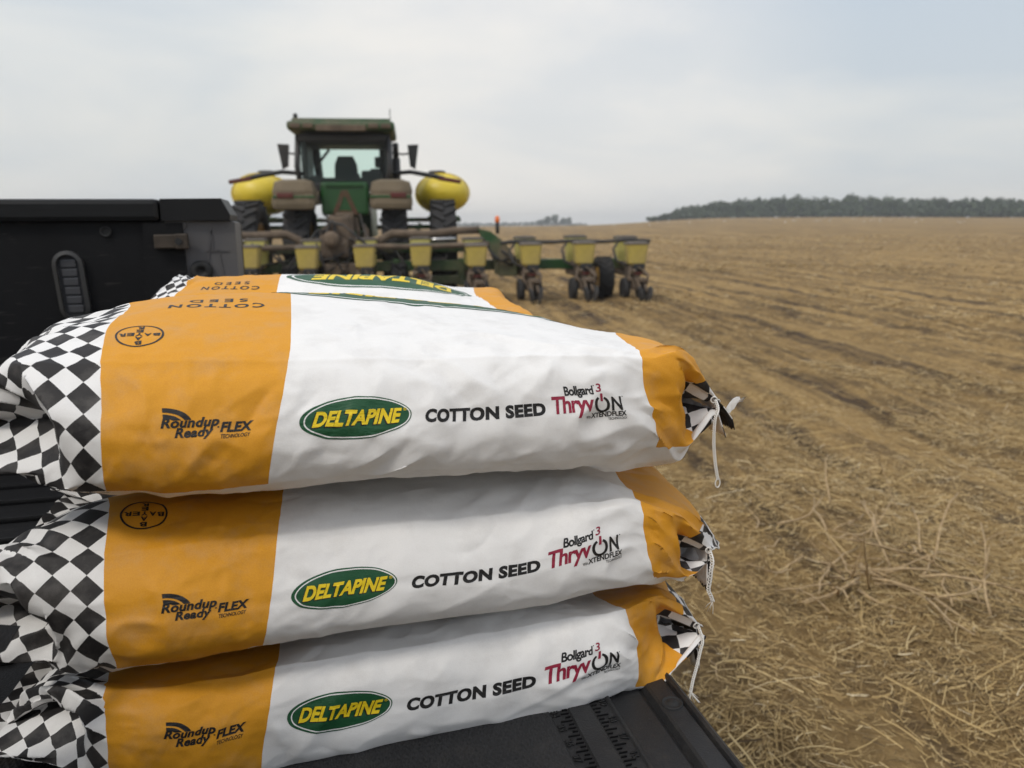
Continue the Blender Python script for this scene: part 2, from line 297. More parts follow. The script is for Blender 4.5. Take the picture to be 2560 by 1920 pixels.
def relax(P, rest, goal, iters, step, bend=.12, pull=.25):
    Lu, Lv, Ld = rest
    for it in range(iters):
        C = np.zeros_like(P)
        def con(d, Lr, k):
            l = np.sqrt((d*d).sum(-1)) + 1e-9
            return d*(k*.5*(1-Lr/l))[..., None]
        c = con(P[1:]-P[:-1], Lu, 1.0); C[:-1] += c; C[1:] -= c
        Q = np.roll(P, -1, 1); c = con(Q-P, Lv, 1.0); C += c; C -= np.roll(c, 1, 1)
        c = con(Q[1:]-P[:-1], Ld, .5); C[:-1] += c; C[1:] -= np.roll(c, 1, 1)
        c = con(P[1:]-Q[:-1], Ld, .5); C[1:] += c*-1; C[:-1] += np.roll(c, 1, 1)
        c = con(P[2:]-P[:-2], Lu[1:]+Lu[:-1], bend); C[:-2] += c; C[2:] -= c
        Q2 = np.roll(P, -2, 1); c = con(Q2-P, Lv+np.roll(Lv, -1, 1), bend); C += c; C -= np.roll(c, 2, 1)
        P = P + .30*C
        P[0] = goal[0]; P[-1] = P[-1]*.5+goal[-1]*.5
        if it % 4 == 0:
            P = P + pull*blur(goal-P, .011/step, .011/step)
    return P
def facet(P, iters=14, sig=.30, moves=16):
    """paper does not stretch: gather the bends into creases between flat facets (bilateral filter of the normals)"""
    def sh(A, i, j):
        A = np.roll(A, -j, 1)
        if i > 0: return np.concatenate([A[i:], A[-1:].repeat(i, 0)], 0)
        if i < 0: return np.concatenate([A[:1].repeat(-i, 0), A[:i]], 0)
        return A
    NB = [(1, 0), (-1, 0), (0, 1), (0, -1), (1, 1), (-1, 1), (1, -1), (-1, -1)]
    n = nrm_grid(P)
    for _ in range(iters):
        acc = n.copy()
        for i, j in NB + [(2, 0), (-2, 0), (0, 2), (0, -2)]:
            m = sh(n, i, j); acc += m*np.exp(-((m-n)**2).sum(-1, keepdims=True)/(2*sig*sig))
        n = acc/np.linalg.norm(acc, axis=-1, keepdims=True)
    for _ in range(moves):
        D = np.zeros_like(P)
        for i, j in NB:
            m = sh(n, i, j); D += m*((m*(sh(P, i, j)-P)).sum(-1, keepdims=True))
        P = P + D/len(NB)*.8
    return P
def upsample(P):
    """x2, Catmull-Rom, open in u and periodic in v"""
    E = np.concatenate([2*P[:1]-P[1:2], P, 2*P[-1:]-P[-2:-1]], 0)
    m = (-E[:-3] + 9*E[1:-2] + 9*E[2:-1] - E[3:])/16
    A = np.empty((2*P.shape[0]-1,)+P.shape[1:]); A[0::2] = P; A[1::2] = m
    m = (-np.roll(A, 1, 1) + 9*A + 9*np.roll(A, -1, 1) - np.roll(A, -2, 1))/16
    B = np.empty((A.shape[0], 2*A.shape[1], 3)); B[:, 0::2] = A; B[:, 1::2] = m
    return B
class Sack:
    def __init__(s, lms, zt, zb, yo, xo, crest, seed, excess, folds=(), endfl=.92, left=(.095, .05)):
        rng = np.random.default_rng(seed)
        step = .01; nu = int(round((BU1-BU0)/step))+1; nv = int(round(BP/step)) 
        u = np.linspace(BU0, BU1, nu); v = np.arange(nv)*(BP/nv)
        for level in range(2):
            U, Vv = np.meshgrid(u, v, indexing='ij')
            base = sack_base(U, Vv, zt, zb, yo, xo, crest, left)
            at = lambda a, b: sack_base(np.array([[a]]), np.array([[b]]), zt, zb, yo, xo, crest, left)[0, 0]
            goal = rbf_warp(base, U, Vv, lms, at)
            du, dv = u[1]-u[0], v[1]-v[0]
            goal = blur(goal, .6*(level+1), .6*(level+1)); gs = goal
            lu = np.linalg.norm(gs[1:]-gs[:-1], axis=-1); lv = np.linalg.norm(np.roll(gs, -1, 1)-gs, axis=-1)
            ex = excess(U, Vv); pz = blur(np.random.default_rng(seed+7).standard_normal((120, 120, 1)), 4, 4)[..., 0]; pz /= pz.std(); patch = pz[np.clip(((U-BU0)*140).astype(int), 0, 119), (np.mod(Vv, BP)*112).astype(int)]; ex = .002 + ex*sstep((patch+.1)/1.0)*1.9
            fl = np.where(U > BU1-.09, endfl, np.where(U < -.17, endfl-.08, .74)); Lu = np.clip(lu*(1+ex[1:]), fl[1:]*du, 1.3*du); Lv = np.clip(lv*(1+ex), fl*dv, 1.3*dv)
            Lvm = (Lv[1:]+Lv[:-1])/2
            Ld = np.sqrt(Lu**2 + Lvm**2)
            if level == 0:
                P = goal.copy()
                nz = blur(rng.standard_normal(P.shape[:2]+(1,)), 2.0, 2.0); nz /= nz.std()
                nz2 = blur(rng.standard_normal(P.shape[:2]+(1,)), 5.0, 3.0); nz2 /= nz2.std()
                P = P + nrm_grid(P)*(nz*.0014 + nz2*.0020)*(.35+sstep((patch+.1)/1.0))[..., None]
                P = relax(P, (Lu, Lv, Ld), goal, 260, step, bend=.2)
            else:
                nz = blur(rng.standard_normal(P.shape[:2]+(1,)), 2.5, 2.5); nz /= nz.std()
                P = relax(P, (Lu, Lv, Ld), goal, 120, step, bend=.25, pull=.12)
                P = facet(P)
            if level == 0:
                P = upsample(P); step /= 2; nu = 2*nu-1; nv *= 2
                u = np.linspace(BU0, BU1, nu); v = np.arange(nv)*(BP/nv)
        # factory folds: the pressed lines of the gusset
        n = nrm_grid(P)
        for vf, amp in ((0, .0006), (BH, .0011), (BH/2, -.0008), (BH+BW/2, 0)):
            dvv = np.abs(np.mod(v-vf+BP/2, BP)-BP/2)
            P = P + n*(amp*np.exp(-(dvv/.004)**2))[None, :, None]
        P = upsample(P); s.nu, s.nv = P.shape[:2]
        # soften the few places where the sheet has doubled up on itself
        n0 = nrm_grid(P); cv = np.linalg.norm(n0 - blur(n0, 4, 4), axis=-1, keepdims=True); cv = blur(cv, 2, 2); wq = sstep((cv-.42)/.35); P = P*(1-wq) + blur(P, 4, 4)*wq
        # sharp little dents and pinched folds where the paper has been handled
        n = nrm_grid(P); uu = np.linspace(BU0, BU1, s.nu)[:, None]; vv = (np.arange(s.nv)*(BP/s.nv))[None, :]
        H = np.zeros((s.nu, s.nv)); rc = np.random.default_rng(seed+99)
        def crease(u0, v0, u1, v1, amp, wd, arc=0.0):
            amp = math.copysign(min(abs(amp), .26*wd), amp)
            du_, dv_ = u1-u0, v1-v0; L2 = du_*du_+dv_*dv_; L_ = math.sqrt(L2)
            dvv = np.mod(vv-v0+BP/2, BP)-BP/2
            t = ((uu-u0)*du_+dvv*dv_)/L2; d = ((uu-u0)*-dv_+dvv*du_)/L_ - arc*L_*(t*(1-t))*4
            env = np.where((t > 0) & (t < 1), np.sin(np.clip(t, 0, 1)*np.pi)**.7, 0)
            H[...] += amp*env*np.where(d > 0, np.exp(-np.abs(d)/wd), np.exp(-np.abs(d)/(wd*.6)))
        for wl, amp in ((.060, .0022), (.034, .0016), (.024, .0011), (.011, .0003)):                  # crumple: folds with sharp lines, gathered in patches
            cell = BP/s.nv; z = blur(rc.standard_normal((s.nu, s.nv, 1)), wl/cell*.42, wl/cell*.42)[..., 0]; z /= z.std()
            mk = blur(rc.standard_normal((s.nu, s.nv, 1)), .09/cell, .07/cell)[..., 0]; mk /= mk.std()
            ends = sstep((uu-.26)/.12) + sstep((-.17-uu)/.08)
            H += -amp*np.abs(z)*(.30 + .9*sstep((mk+.2)/1.2) + .25*ends)*(1-.62*sstep((vv-BH-.02)/.05)*(vv < BH+BW))
        for k in range(90):
            u0 = rc.uniform(BU0+.06, BU1-.03) if k % 3 else rc.uniform(.22, .44); v0 = rc.uniform(-.01, BH+.24); a = rc.normal(0, .55) if k % 2 else rc.uniform(0, 6.28); l = rc.uniform(.018, .075)
            crease(u0, v0, u0+l*math.cos(a), v0+l*math.sin(a), rc.choice([-1, 1])*rc.uniform(.0007, .0024), rc.uniform(.004, .011), rc.normal(0, .16))
        for c_ in folds: crease(*c_[:4], c_[4]*1.5, *c_[5:])
        cv = np.linalg.norm(n - blur(n, .012/(BP/s.nv), .012/(BP/s.nv)), axis=-1, keepdims=True); cv = blur(cv, 3, 3)[..., 0]
        H = H/(1+(cv/.16)**2)                                          # leave the tight folds as they are
        P = P + (n*H[..., None])*(1 if np.sign(n[s.nu//2, int((BH/2)/(BP/s.nv)), 1]) < 0 else -1)
        P[..., 2] += ZC
        s.P = P; s.N = nrm_grid(P)
        s.u = np.linspace(BU0, BU1, s.nu); s.dv = BP/s.nv
        f = s.N[s.nu//2, int((BH/2)/s.dv)]
        s.flip = -1 if f[1] > 0 else 1
        s.N = s.N*s.flip
    def mesh(s):
        nu, nv = s.nu, s.nv
        I, J = np.meshgrid(np.arange(nu-1), np.arange(nv), indexing='ij'); I = I.ravel(); J = J.ravel(); J1 = (J+1) % nv
        Q = np.stack([I*nv+J, (I+1)*nv+J, (I+1)*nv+J1, I*nv+J1], 1)
        uv = np.stack([np.stack([s.u[I], J*s.dv], 1), np.stack([s.u[I+1], J*s.dv], 1), np.stack([s.u[I+1], (J+1)*s.dv], 1), np.stack([s.u[I], (J+1)*s.dv], 1)], 1)
        if s.flip < 0: Q = Q[:, ::-1]; uv = uv[:, ::-1]
        return grid_mesh('seed_sack', s.P.reshape(-1, 3), Q, uv)
    def at(s, uv, off):
        a = np.clip((uv[:, 0]-BU0)/(BU1-BU0)*(s.nu-1), 0, s.nu-1.0001); b = np.mod(uv[:, 1], BP)/s.dv
        i = a.astype(int); j = b.astype(int) % s.nv; fa = (a-i)[:, None]; fb = (b-np.floor(b))[:, None]; j1 = (j+1) % s.nv
        def g(A): return A[i, j]*(1-fa)*(1-fb) + A[i+1, j]*fa*(1-fb) + A[i, j1]*(1-fa)*fb + A[i+1, j1]*fa*fb
        return g(s.P) + g(s.N)*off

# --- printing: flat outlines in sack coordinates, cut along the sack's own grid and laid on its surface
def text_bm(body, bold=0.0, shear=0.0, space=1.0):
    c = bpy.data.curves.new('t', 'FONT'); c.body = body; c.size = 1; c.offset = bold; c.shear = shear; c.space_character = space
    c.resolution_u = 4; c.fill_mode = 'BOTH' if hasattr(c, 'fill_mode') else c.fill_mode
    o = bpy.data.objects.new('t', c); COL.objects.link(o); dg = bpy.context.evaluated_depsgraph_get()
    me = bpy.data.meshes.new_from_object(o.evaluated_get(dg)); bm = bmesh.new(); bm.from_mesh(me)
    bpy.data.objects.remove(o); bpy.data.curves.remove(c); bpy.data.meshes.remove(me)
    return bm
class Print:
    """one printed mark: layers of flat shapes -> one mesh with several inks"""
    def __init__(s): s.bm = bmesh.new(); s.z = s.bm.verts.layers.float.new('lift')
    def add(s, bm, mi, lift, fit=None, rot=0, about=(0, 0)):
        """fit=(u0,u1,v0,v1): stretch the outline to that box; rot in degrees about a point"""
        xs = [v.co.x for v in bm.verts]; ys = [v.co.y for v in bm.verts]
        x0, x1, y0, y1 = min(xs), max(xs), min(ys), max(ys); m = {}
        for v in bm.verts:
            x, y = v.co.x, v.co.y
            if fit: x = fit[0]+(x-x0)/(x1-x0)*(fit[1]-fit[0]); y = fit[2]+(y-y0)/(y1-y0)*(fit[3]-fit[2])
            if rot:
                a = R(rot); dx, dy = x-about[0], y-about[1]; x = about[0]+dx*math.cos(a)-dy*math.sin(a); y = about[1]+dx*math.sin(a)+dy*math.cos(a)
            w_ = s.bm.verts.new((x, y, 0)); w_[s.z] = lift; m[v] = w_
        for f in bm.faces:
            try: g = s.bm.faces.new([m[v] for v in f.verts]); g.material_index = mi
            except ValueError: pass
        bm.free(); return s
    def text(s, body, mi, lift, fit, bold=0.0, shear=0.0, space=1.0, rot=0, about=(0, 0)):
        return s.add(text_bm(body, bold, shear, space), mi, lift, fit, rot, about)
    def poly(s, pts, mi, lift, rot=0, about=(0, 0)):
        b = bmesh.new(); b.faces.new([b.verts.new((x, y, 0)) for x, y in pts]); bmesh.ops.triangulate(b, faces=b.faces[:])
        return s.add(b, mi, lift, None, rot, about)
    def ring(s, c, ru, rv, w_, mi, lift, a0=0, a1=360, seg=64):
        b = bmesh.new(); A = [];
        for k in range(seg+1):
            q = R(a0+(a1-a0)*k/seg)
            A.append((b.verts.new((c[0]+ru*math.cos(q), c[1]+rv*math.sin(q), 0)), b.verts.new((c[0]+(ru-w_)*math.cos(q), c[1]+(rv-w_)*math.sin(q), 0))))
        for k in range(seg): b.faces.new((A[k][0], A[k+1][0], A[k+1][1], A[k][1]))
        return s.add(b, mi, lift)
    def disc(s, c, ru, rv, mi, lift, seg=64):
        return s.poly([(c[0]+ru*math.cos(2*math.pi*k/seg), c[1]+rv*math.sin(2*math.pi*k/seg)) for k in range(seg)], mi, lift)
    def lay(s, name, sack, mats, parent, step=.0026):
        bm = s.bm
        xs = [v.co.x for v in bm.verts]; ys = [v.co.y for v in bm.verts]
        for ax, lo, hi in ((0, min(xs), max(xs)), (1, min(ys), max(ys))):
            o0 = BU0 if ax == 0 else 0
            k = math.ceil((lo-o0)/step)
            while o0+k*step < hi:
                co = [0, 0, 0]; co[ax] = o0+k*step; no = [0, 0, 0]; no[ax] = 1
                bmesh.ops.bisect_plane(bm, geom=bm.verts[:]+bm.edges[:]+bm.faces[:], plane_co=co, plane_no=no, dist=1e-7); k += 1
        bm.normal_update(); rev = [f for f in bm.faces if f.normal.z < 0]
        if rev: bmesh.ops.reverse_faces(bm, faces=rev)
        if sack.flip < 0: pass
        bm.verts.ensure_lookup_table(); n = len(bm.verts)
        uv = np.array([(v.co.x, v.co.y) for v in bm.verts]); lift = np.array([v[s.z] for v in bm.verts])
        P = sack.at(uv, lift[:, None])
        for v, p in zip(bm.verts, P): v.co = p
        for f in bm.faces: f.smooth = True
        bm.normal_update()
        i = len(bm.faces)//2; bm.faces.ensure_lookup_table()
        me = bpy.data.meshes.new(name); bm.to_mesh(me); bm.free()
        return link(name, me, mats, parent)

def paper_finish(m, base, rough=0.62, scuff=.22):
    """fine crumple of kraft paper plus faint scuffing"""
    tc = m.n('ShaderNodeTexCoord')
    sc = m.noise(26, 7, 0.62, vec=tc.outputs['Object'])
    base = m.mix(m.ramp(sc, [(0.48, (0, 0, 0)), (0.75, (scuff, scuff, scuff))]), base, (0.36, 0.33, 0.30))
    fib = m.noise(900, 2, 0.6, vec=tc.outputs['Object'])
    base = m.mix(0.07, base, m.ramp(fib, [(0.35, (0, 0, 0)), (0.65, (1, 1, 1))]), 'OVERLAY')
    m.color(base)
    warp = m.noise(9, 3, 0.5, vec=tc.outputs['Object'])
    vm = m.n('ShaderNodeVectorMath', operation='ADD'); sp = m.n('ShaderNodeMixRGB'); sp.inputs[0].default_value = .06
    m.l(tc.outputs['Object'], sp.inputs[1]); m.l(m.n('ShaderNodeTexNoise').outputs['Color'], sp.inputs[2])
    m.l(sp.outputs[0], vm.inputs[0])
    hts = None
    for sc_, wgt in ((13, 1.0), (34, .45)):
        v1 = m.n('ShaderNodeTexVoronoi', feature='F1', distance='EUCLIDEAN'); v1.inputs['Scale'].default_value = sc_; m.l(vm.outputs[0], v1.inputs['Vector'])
        v1.inputs['Randomness'].default_value = 1
        hgt = m.math('MULTIPLY', v1.outputs['Distance'], wgt/sc_*10)
        hts = hgt if hts is None else m.math('ADD', hts, hgt)
    mask = m.ramp(warp, [(0.35, (.25, .25, .25)), (0.7, (1, 1, 1))])
    hts = m.math('MULTIPLY', hts, mask)
    fine = m.noise(240, 4, 0.6, vec=tc.outputs['Object'])
    hts = m.math('ADD', hts, m.math('MULTIPLY', fine, .03))
    m.bump(hts, 0.55, 0.008)
    m.set(Roughness=rough); m.b.inputs['Specular IOR Level'].default_value = 0.35
WHITE = (0.80, 0.785, 0.765); ORANGE = (0.66, 0.292, 0.016); BLACK = (0.018, 0.016, 0.016)
def sack_material():
    m = Mat('printed sack paper')
    uvn = m.n('ShaderNodeUVMap'); uvn.uv_map = 'print'; sp = m.n('ShaderNodeSeparateXYZ'); m.l(uvn.outputs[0], sp.inputs[0]); U, Vv = sp.outputs[0], sp.outputs[1]
    D = 0.0295                                          # diagonal of one printed check
    a = m.math('FLOOR', m.math('DIVIDE', m.math('ADD', m.math('ADD', U, Vv), .16-.002+10*D), D))
    b = m.math('FLOOR', m.math('DIVIDE', m.math('ADD', m.math('SUBTRACT', U, Vv), .16+.002+40*D), D))
    chk = m.math('MODULO', m.math('ADD', a, b), 2.0)
    chk = m.math('GREATER_THAN', chk, .5)
    col = m.mix(chk, BLACK, WHITE)
    def rng(src, lo, hi): return m.math('MULTIPLY', m.math('GREATER_THAN', src, lo), m.math('LESS_THAN', src, hi))
    # the under panel is plain white between its folds
    under = m.math('GREATER_THAN', Vv, 2*BH+BW)
    body = rng(U, -.16, .44)
    inner = m.mix(rng(U, 0.0, .355), ORANGE, WHITE)
    inner = m.mix(m.math('MULTIPLY', under, m.math('GREATER_THAN', U, -.165)), inner, WHITE)
    col = m.mix(body, col, inner)
    tip = m.math('MULTIPLY', m.math('GREATER_THAN', U, .44), m.math('GREATER_THAN', Vv, BH))
    col = m.mix(m.math('MULTIPLY', tip, under), col, WHITE)
    paper_finish(m, col)
    return m.m
def ink(name, col):
    m = Mat(name); 
    paper_finish(m, m.mix(0.0, col, col), 0.5, .03)
    return m.m
M_SACK = sack_material(); M_INK = ink('black ink', (0.014, 0.013, 0.013)); M_GREEN = ink('green ink', (0.010, 0.075, 0.028))
M_YEL = ink('yellow ink', (0.80, 0.58, 0.015)); M_RED = ink('maroon ink', (0.28, 0.018, 0.045)); M_WHT = ink('white ink', WHITE)
M_DGREEN = ink('dark green ink', (0.006, 0.03, 0.014))
LIFT = .00035
def print_side(sack, root):
    h = BH
    # oval maker's mark
    p = Print(); c = (.0650, h*.515); ru, rv = .0465, .0208
    p.disc(c, ru, rv, 0, LIFT); p.ring((c[0]+.0012, c[1]-.0001), ru-.0022, rv-.0013, .0011, 1, LIFT*1.5)
    p.text('DELTAPINE', 4, LIFT*1.8, (c[0]-.0362, c[0]+.0362, c[1]-.0084, c[1]+.0070), .042, .18, 1.0)
    p.text('DELTAPINE', 2, LIFT*2.3, (c[0]-.0353, c[0]+.0371, c[1]-.0074, c[1]+.0080), .042, .18, 1.0)
    p.text('®', 2, LIFT*2.3, (c[0]+.0384, c[0]+.0416, c[1]+.0045, c[1]+.0080), .0)
    p.lay('oval_logo', sack, [M_GREEN, M_WHT, M_YEL, M_INK, M_INK], root)
    p = Print(); p.text('COTTON SEED', 0, LIFT, (.1255, .2415, h*.5-.0068, h*.5+.0070), .055, 0, 1.08)
    p.lay('lettering', sack, [M_INK], root)
    # trait mark in black and maroon
    p = Print(); y = h*.5
    p.text('Bollgard', 0, LIFT, (.2635, .2935, y+.0100, y+.0235), .028, .0, .92)
    p.text('3', 1, LIFT, (.2962, .3026, y+.0160, y+.0258), .016, .15)
    p.disc((.2947, y+.0235), .0006, .0006, 0, LIFT, 12)
    p.text('Thryv', 1, LIFT, (.2485, .2915, y-.0130, y+.0130), .026, .12, .9)
    cx, cy = .3005, y+.0005
    p.ring((cx, cy), .0085, .0105, .0030, 0, LIFT, 115, 425, 40)
    p.poly([(cx-.0014, cy+.0035), (cx+.0012, cy+.0035), (cx+.0020, cy+.0138), (cx-.0006, cy+.0138)], 1, LIFT*1.4)
    p.text('N', 0, LIFT, (.3100, .3225, y-.0085, y+.0100), .03, .15)
    p.disc((.3242, y+.0095), .0007, .0007, 0, LIFT, 12)
    p.text('With', 0, LIFT, (.2815, .2865, y-.0155, y-.0120), .01)
    p.text('XTENDFLEX', 0, LIFT, (.2868, .3238, y-.0158, y-.0095), .03, .12)
    p.text('TECHNOLOGY', 0, LIFT, (.3050, .3235, y-.0200, y-.0170), .01, .12)
    p.lay('trait_logo', sack, [M_INK, M_RED], root)
    # herbicide trait mark with two rising bows on the wide band
    p = Print(); y = h*.5
    u0 = -.1125
    for r0, r1 in ((.0204, .0158), (.0138, .0094)):
        b = bmesh.new(); pr = []
        for k in range(25):
            q = R(-5+77*k/24); row = []
            for r_ in (r0, r1): row.append(b.verts.new((u0+.0005+1.2*r_*math.sin(q), max(y-.0006+r_*math.cos(q), y+.0066), 0)))
            pr.append(row)
        for k in range(24):
            if max(v.co.y for v in pr[k]+pr[k+1]) > y+.00661: b.faces.new((pr[k][0], pr[k+1][0], pr[k+1][1], pr[k][1]))
        bmesh.ops.dissolve_degenerate(b, dist=1e-6, edges=b.edges[:]); p.add(b, 0, LIFT)
    p.text('Roundup', 0, LIFT, (-.1150, -.0650, y-.0055, y+.0095), .040, .2, 1.06)
    p.text('Ready', 0, LIFT, (-.1030, -.0695, y-.0160, y-.0020), .040, .2, 1.06)
    p.disc((-.0655, y-.0035), .0009, .0009, 0, LIFT, 12)
    p.text('FLEX', 0, LIFT, (-.0635, -.0355, y-.0098, y+.0018), .045, .15, 1.04)
    p.text('TECHNOLOGY', 0, LIFT, (-.0625, -.0370, y-.0170, y-.0120), .015, .15)
    for v in p.bm.verts: v.co.x = -.107+(v.co.x+.115)*1.08; v.co.y = y+.0205-(y+.0205-v.co.y)*.79
    p.lay('trait_mark', sack, [M_INK], root)
def cross_emblem(sack, root):
    c = (-.130, BH+.047)
    p = Print(); p.ring(c, .0208, .0208, .0018, 0, LIFT)
    for k, ch in enumerate('BAYER'):
        q = (k-2)*.0072; wd = .0031
        # upside down as the sack lies: the word runs towards -u, tops towards the near side
        p.text(ch, 0, LIFT, (c[0]+q-wd, c[0]+q+wd, c[1]-.0030, c[1]+.0030), .035, rot=180, about=c) if k != 2 else None
        p.text(ch, 0, LIFT, (c[0]-wd, c[0]+wd, c[1]-q-.0030, c[1]-q+.0030), .035, rot=180, about=c)
    p.lay('round_emblem', sack, [M_INK], root)
def print_top(sack, root, dv=0.0, du=0.0, tv=0.0):
    c = (.178+du, BH+.248+dv); ru, rv = .168, .066
    p = Print(); p.disc(c, ru, rv, 0, LIFT, 96); p.ring(c, ru-.008, rv-.0045, .0035, 1, LIFT*1.5, seg=96)
    p.text('DELTAPINE', 2, LIFT*2, (c[0]-.128, c[0]+.128, c[1]-.026, c[1]+.026), .042, .18, 1.0, rot=180, about=c)
    p.lay('oval_logo', sack, [M_GREEN, M_WHT, M_YEL], root)
    p = Print(); q = (-.072, BH+.158+tv)
    p.text('COTTON', 0, LIFT, (q[0]-.045, q[0]+.045, q[1]+.002, q[1]+.017), .03, 0, 1.35, rot=180, about=q)
    p.text('SEED', 0, LIFT, (q[0]-.028, q[0]+.028, q[1]-.020, q[1]-.006), .02, 0, 1.5, rot=180, about=q)
    p.lay('lettering', sack, [M_INK], root)
def ex_top(U, V): return .010 + .012*sstep((U-.1)/.25) + .012*sstep((-.17-U)/.1) + .008*(np.sin(U*17+V*9) > .6)
def ex_mid(U, V): return .013 + .012*sstep((U-.2)/.2) + .014*sstep((-.16-U)/.1) + .008*(np.sin(U*23-V*31+1) > .5)
def ex_low(U, V): return .015 + .016*sstep((U-.2)/.2) + .03*sstep((-.16-U)/.1) + .010*(np.sin(U*21+V*27) > .5)
def make_sack(sk, label, group):
    t = thing('seed_sack', label, 'seed sack', (float(sk.P[..., 0].mean()), float(sk.P[..., 1].mean()), float(sk.P[..., 2].min())), 0, group)
    b = link('paper_body', sk.mesh(), M_SACK, t)
    t['_dummy'] = 0; del t['_dummy']
    return t
def settle(root):
    """children were built in world space: keep them there under the Empty at the base"""
    inv = Matrix.Translation(root.location).inverted()
    for o in COL.objects:
        if o.parent == root and o.type == 'MESH': o.matrix_parent_inverse = inv
GRP = 'paper seed sacks stacked on the tailgate'
sk_top = Sack(LM_TOP, -.12, -.235, 0, 0, .042, 3, ex_top, [(.17, BH+.075, .285, BH+.018, .0035, .016), (.27, BH+.028, .36, BH+.012, .004, .010), (.30, -.01, .345, .02, .002, .01), (.10, .045, .16, .03, .0016, .012), (.02, .028, .045, .032, .0016, .008, .3), (.15, .10, .21, .085, .0014, .014)])
sk_mid = Sack(LM_MID, -.292, -.385, 0, 0, .022, 11, ex_mid, [(-.115, .10, -.095, .02, .0022, .012), (-.10, .088, -.02, .105, .0015, .008), (.045, .03, .06, -.01, .003, .010), (.30, .015, .345, .05, .0035, .012, .3), (.21, .055, .15, .02, .0018, .014), (-.05, .09, -.03, .06, .0015, .01)], left=(.065, .08))
sk_low = Sack(LM_LOW, -.428, -.53, .01, 0, .022, 29, ex_low, [(-.06, .10, -.045, .03, .003, .012), (-.10, .095, -.06, .105, .0025, .01), (.02, .10, .06, .12, .002, .009), (.2, .02, .3, .06, .002, .016), (.10, .115, .20, .128, .002, .01)], endfl=.95, left=(.135, .015))
sk_rear = Sack(LM_REAR, -.115, -.235, .385, -.026, .038, 41, lambda U, V: ex_top(U, V)*.35, (), .8)
t = make_sack(sk_top, 'uppermost sack of the near stack, its wide orange side with round emblem facing up', GRP); print_side(sk_top, t); cross_emblem(sk_top, t); print_top(sk_top, t, -.014, -.03, -.012); settle(t); sack_top = t
t = make_sack(sk_mid, 'middle sack of the near stack, squeezed between two others', GRP); print_side(sk_mid, t); cross_emblem(sk_mid, t); settle(t); sack_mid = t
t = make_sack(sk_low, 'lowest sack of the near stack, lying on the black tailgate with a crumpled left end', GRP); print_side(sk_low, t); settle(t); sack_low = t
t = make_sack(sk_rear, 'sack behind the near stack with its big green oval showing whole', GRP); print_top(sk_rear, t, -.04); settle(t); sack_rear = t

# ------------------------------------------------------------------ pickup truck: bed, far side, lowered tailgate
TG = ZC - .53
YN, YF = .40, 2.10
M_PLASTIC = None
def truck_materials():
    g = {}
    m = Mat('black bed liner'); m.set(Roughness=.6); m.b.inputs['Specular IOR Level'].default_value = .22; c = m.noise(5, 6, .6)
    col = m.ramp(c, [(.3, (.003, .003, .0035)), (.7, (.006, .006, .007))])
    sc = m.n('ShaderNodeTexNoise'); mp = m.n('ShaderNodeMapping'); tc = m.n('ShaderNodeTexCoord'); m.l(tc.outputs['Object'], mp.inputs[0]); mp.inputs['Scale'].default_value = (9, 60, 60)
    m.l(mp.outputs[0], sc.inputs['Vector']); sc.inputs['Scale'].default_value = 1.4; sc.inputs['Detail'].default_value = 6
    f = m.ramp(sc.outputs[0], [(.62, (0, 0, 0)), (.75, (1, 1, 1))]); col = m.mix(m.math('MULTIPLY', f, .35), col, (.075, .07, .065)); m.color(col)
    m.bump(m.noise(260, 3, .6), .5, .002); g['liner'] = m.m
    m = Mat('tailgate cover plastic'); m.set(Roughness=.5); m.b.inputs['Specular IOR Level'].default_value = .4
    tc = m.n('ShaderNodeTexCoord'); sp = m.n('ShaderNodeSeparateXYZ'); m.l(tc.outputs['Object'], sp.inputs[0])
    col = m.ramp(m.noise(7, 7, .65), [(.3, (.011, .011, .012)), (.7, (.020, .020, .021))])
    scr = m.ramp(m.noise(38, 8, .75, dist=1.2), [(.66, (0, 0, 0)), (.74, (1, 1, 1))]); col = m.mix(m.math('MULTIPLY', scr, .22), col, (.16, .15, .14)); du = m.ramp(m.noise(11, 9, .75, dist=.4), [(.50, (0, 0, 0)), (.80, (1, 1, 1))]); col = m.mix(m.math('MULTIPLY', du, .20), col, (.13, .11, .085)); m.color(col)
    # pressed diamond pattern over the flat part, leather grain in the channel
    a = m.math('SINE', m.math('MULTIPLY', m.math('ADD', sp.outputs[0], m.math('MULTIPLY', sp.outputs[1], .55)), 900)); b = m.math('SINE', m.math('MULTIPLY', m.math('SUBTRACT', sp.outputs[0], m.math('MULTIPLY', sp.outputs[1], .55)), 900))
    dia = m.math('MAXIMUM', a, b); flat = m.math('LESS_THAN', sp.outputs[0], .222)
    grain = m.noise(420, 4, .7)
    h = m.math('ADD', m.math('MULTIPLY', m.math('MULTIPLY', dia, flat), .5), m.math('MULTIPLY', grain, m.math('SUBTRACT', 1.1, flat)))
    m.bump(h, .55, .0014); g['gate'] = m.m
    g['trim'] = plain('satin black trim', (.006, .006, .0065), .45, .2, 6, bump=.15, spec=.3)
    g['grey'] = plain('dark grey painted steel', (.085, .082, .085), .5, .12, 5, dust=(.12, .11, .095), dust_amt=(.5, .85))
    g['metal'] = plain('tarnished latch steel', (.07, .055, .042), .45, .3, 20, metal=.5)
    g['ring'] = plain('lamp bezel plastic', (.030, .029, .028), .45, .1, 9)
    m = Mat('clear lamp lens'); m.set(Roughness=.12, Base_Color=(.045, .045, .048, 1)); m.b.inputs['Coat Weight'].default_value = .6; g['lens'] = m.m
    m = Mat('lamp reflector'); m.set(Roughness=.25, Base_Color=(.075, .075, .08, 1), Metallic=.1); g['refl'] = m.m
    g['rubber'] = plain('black rubber', (.012, .012, .012), .7, .2, 20)
    g['paint'] = plain('black body paint', (.008, .008, .009), .22, .1, 3)
    return g
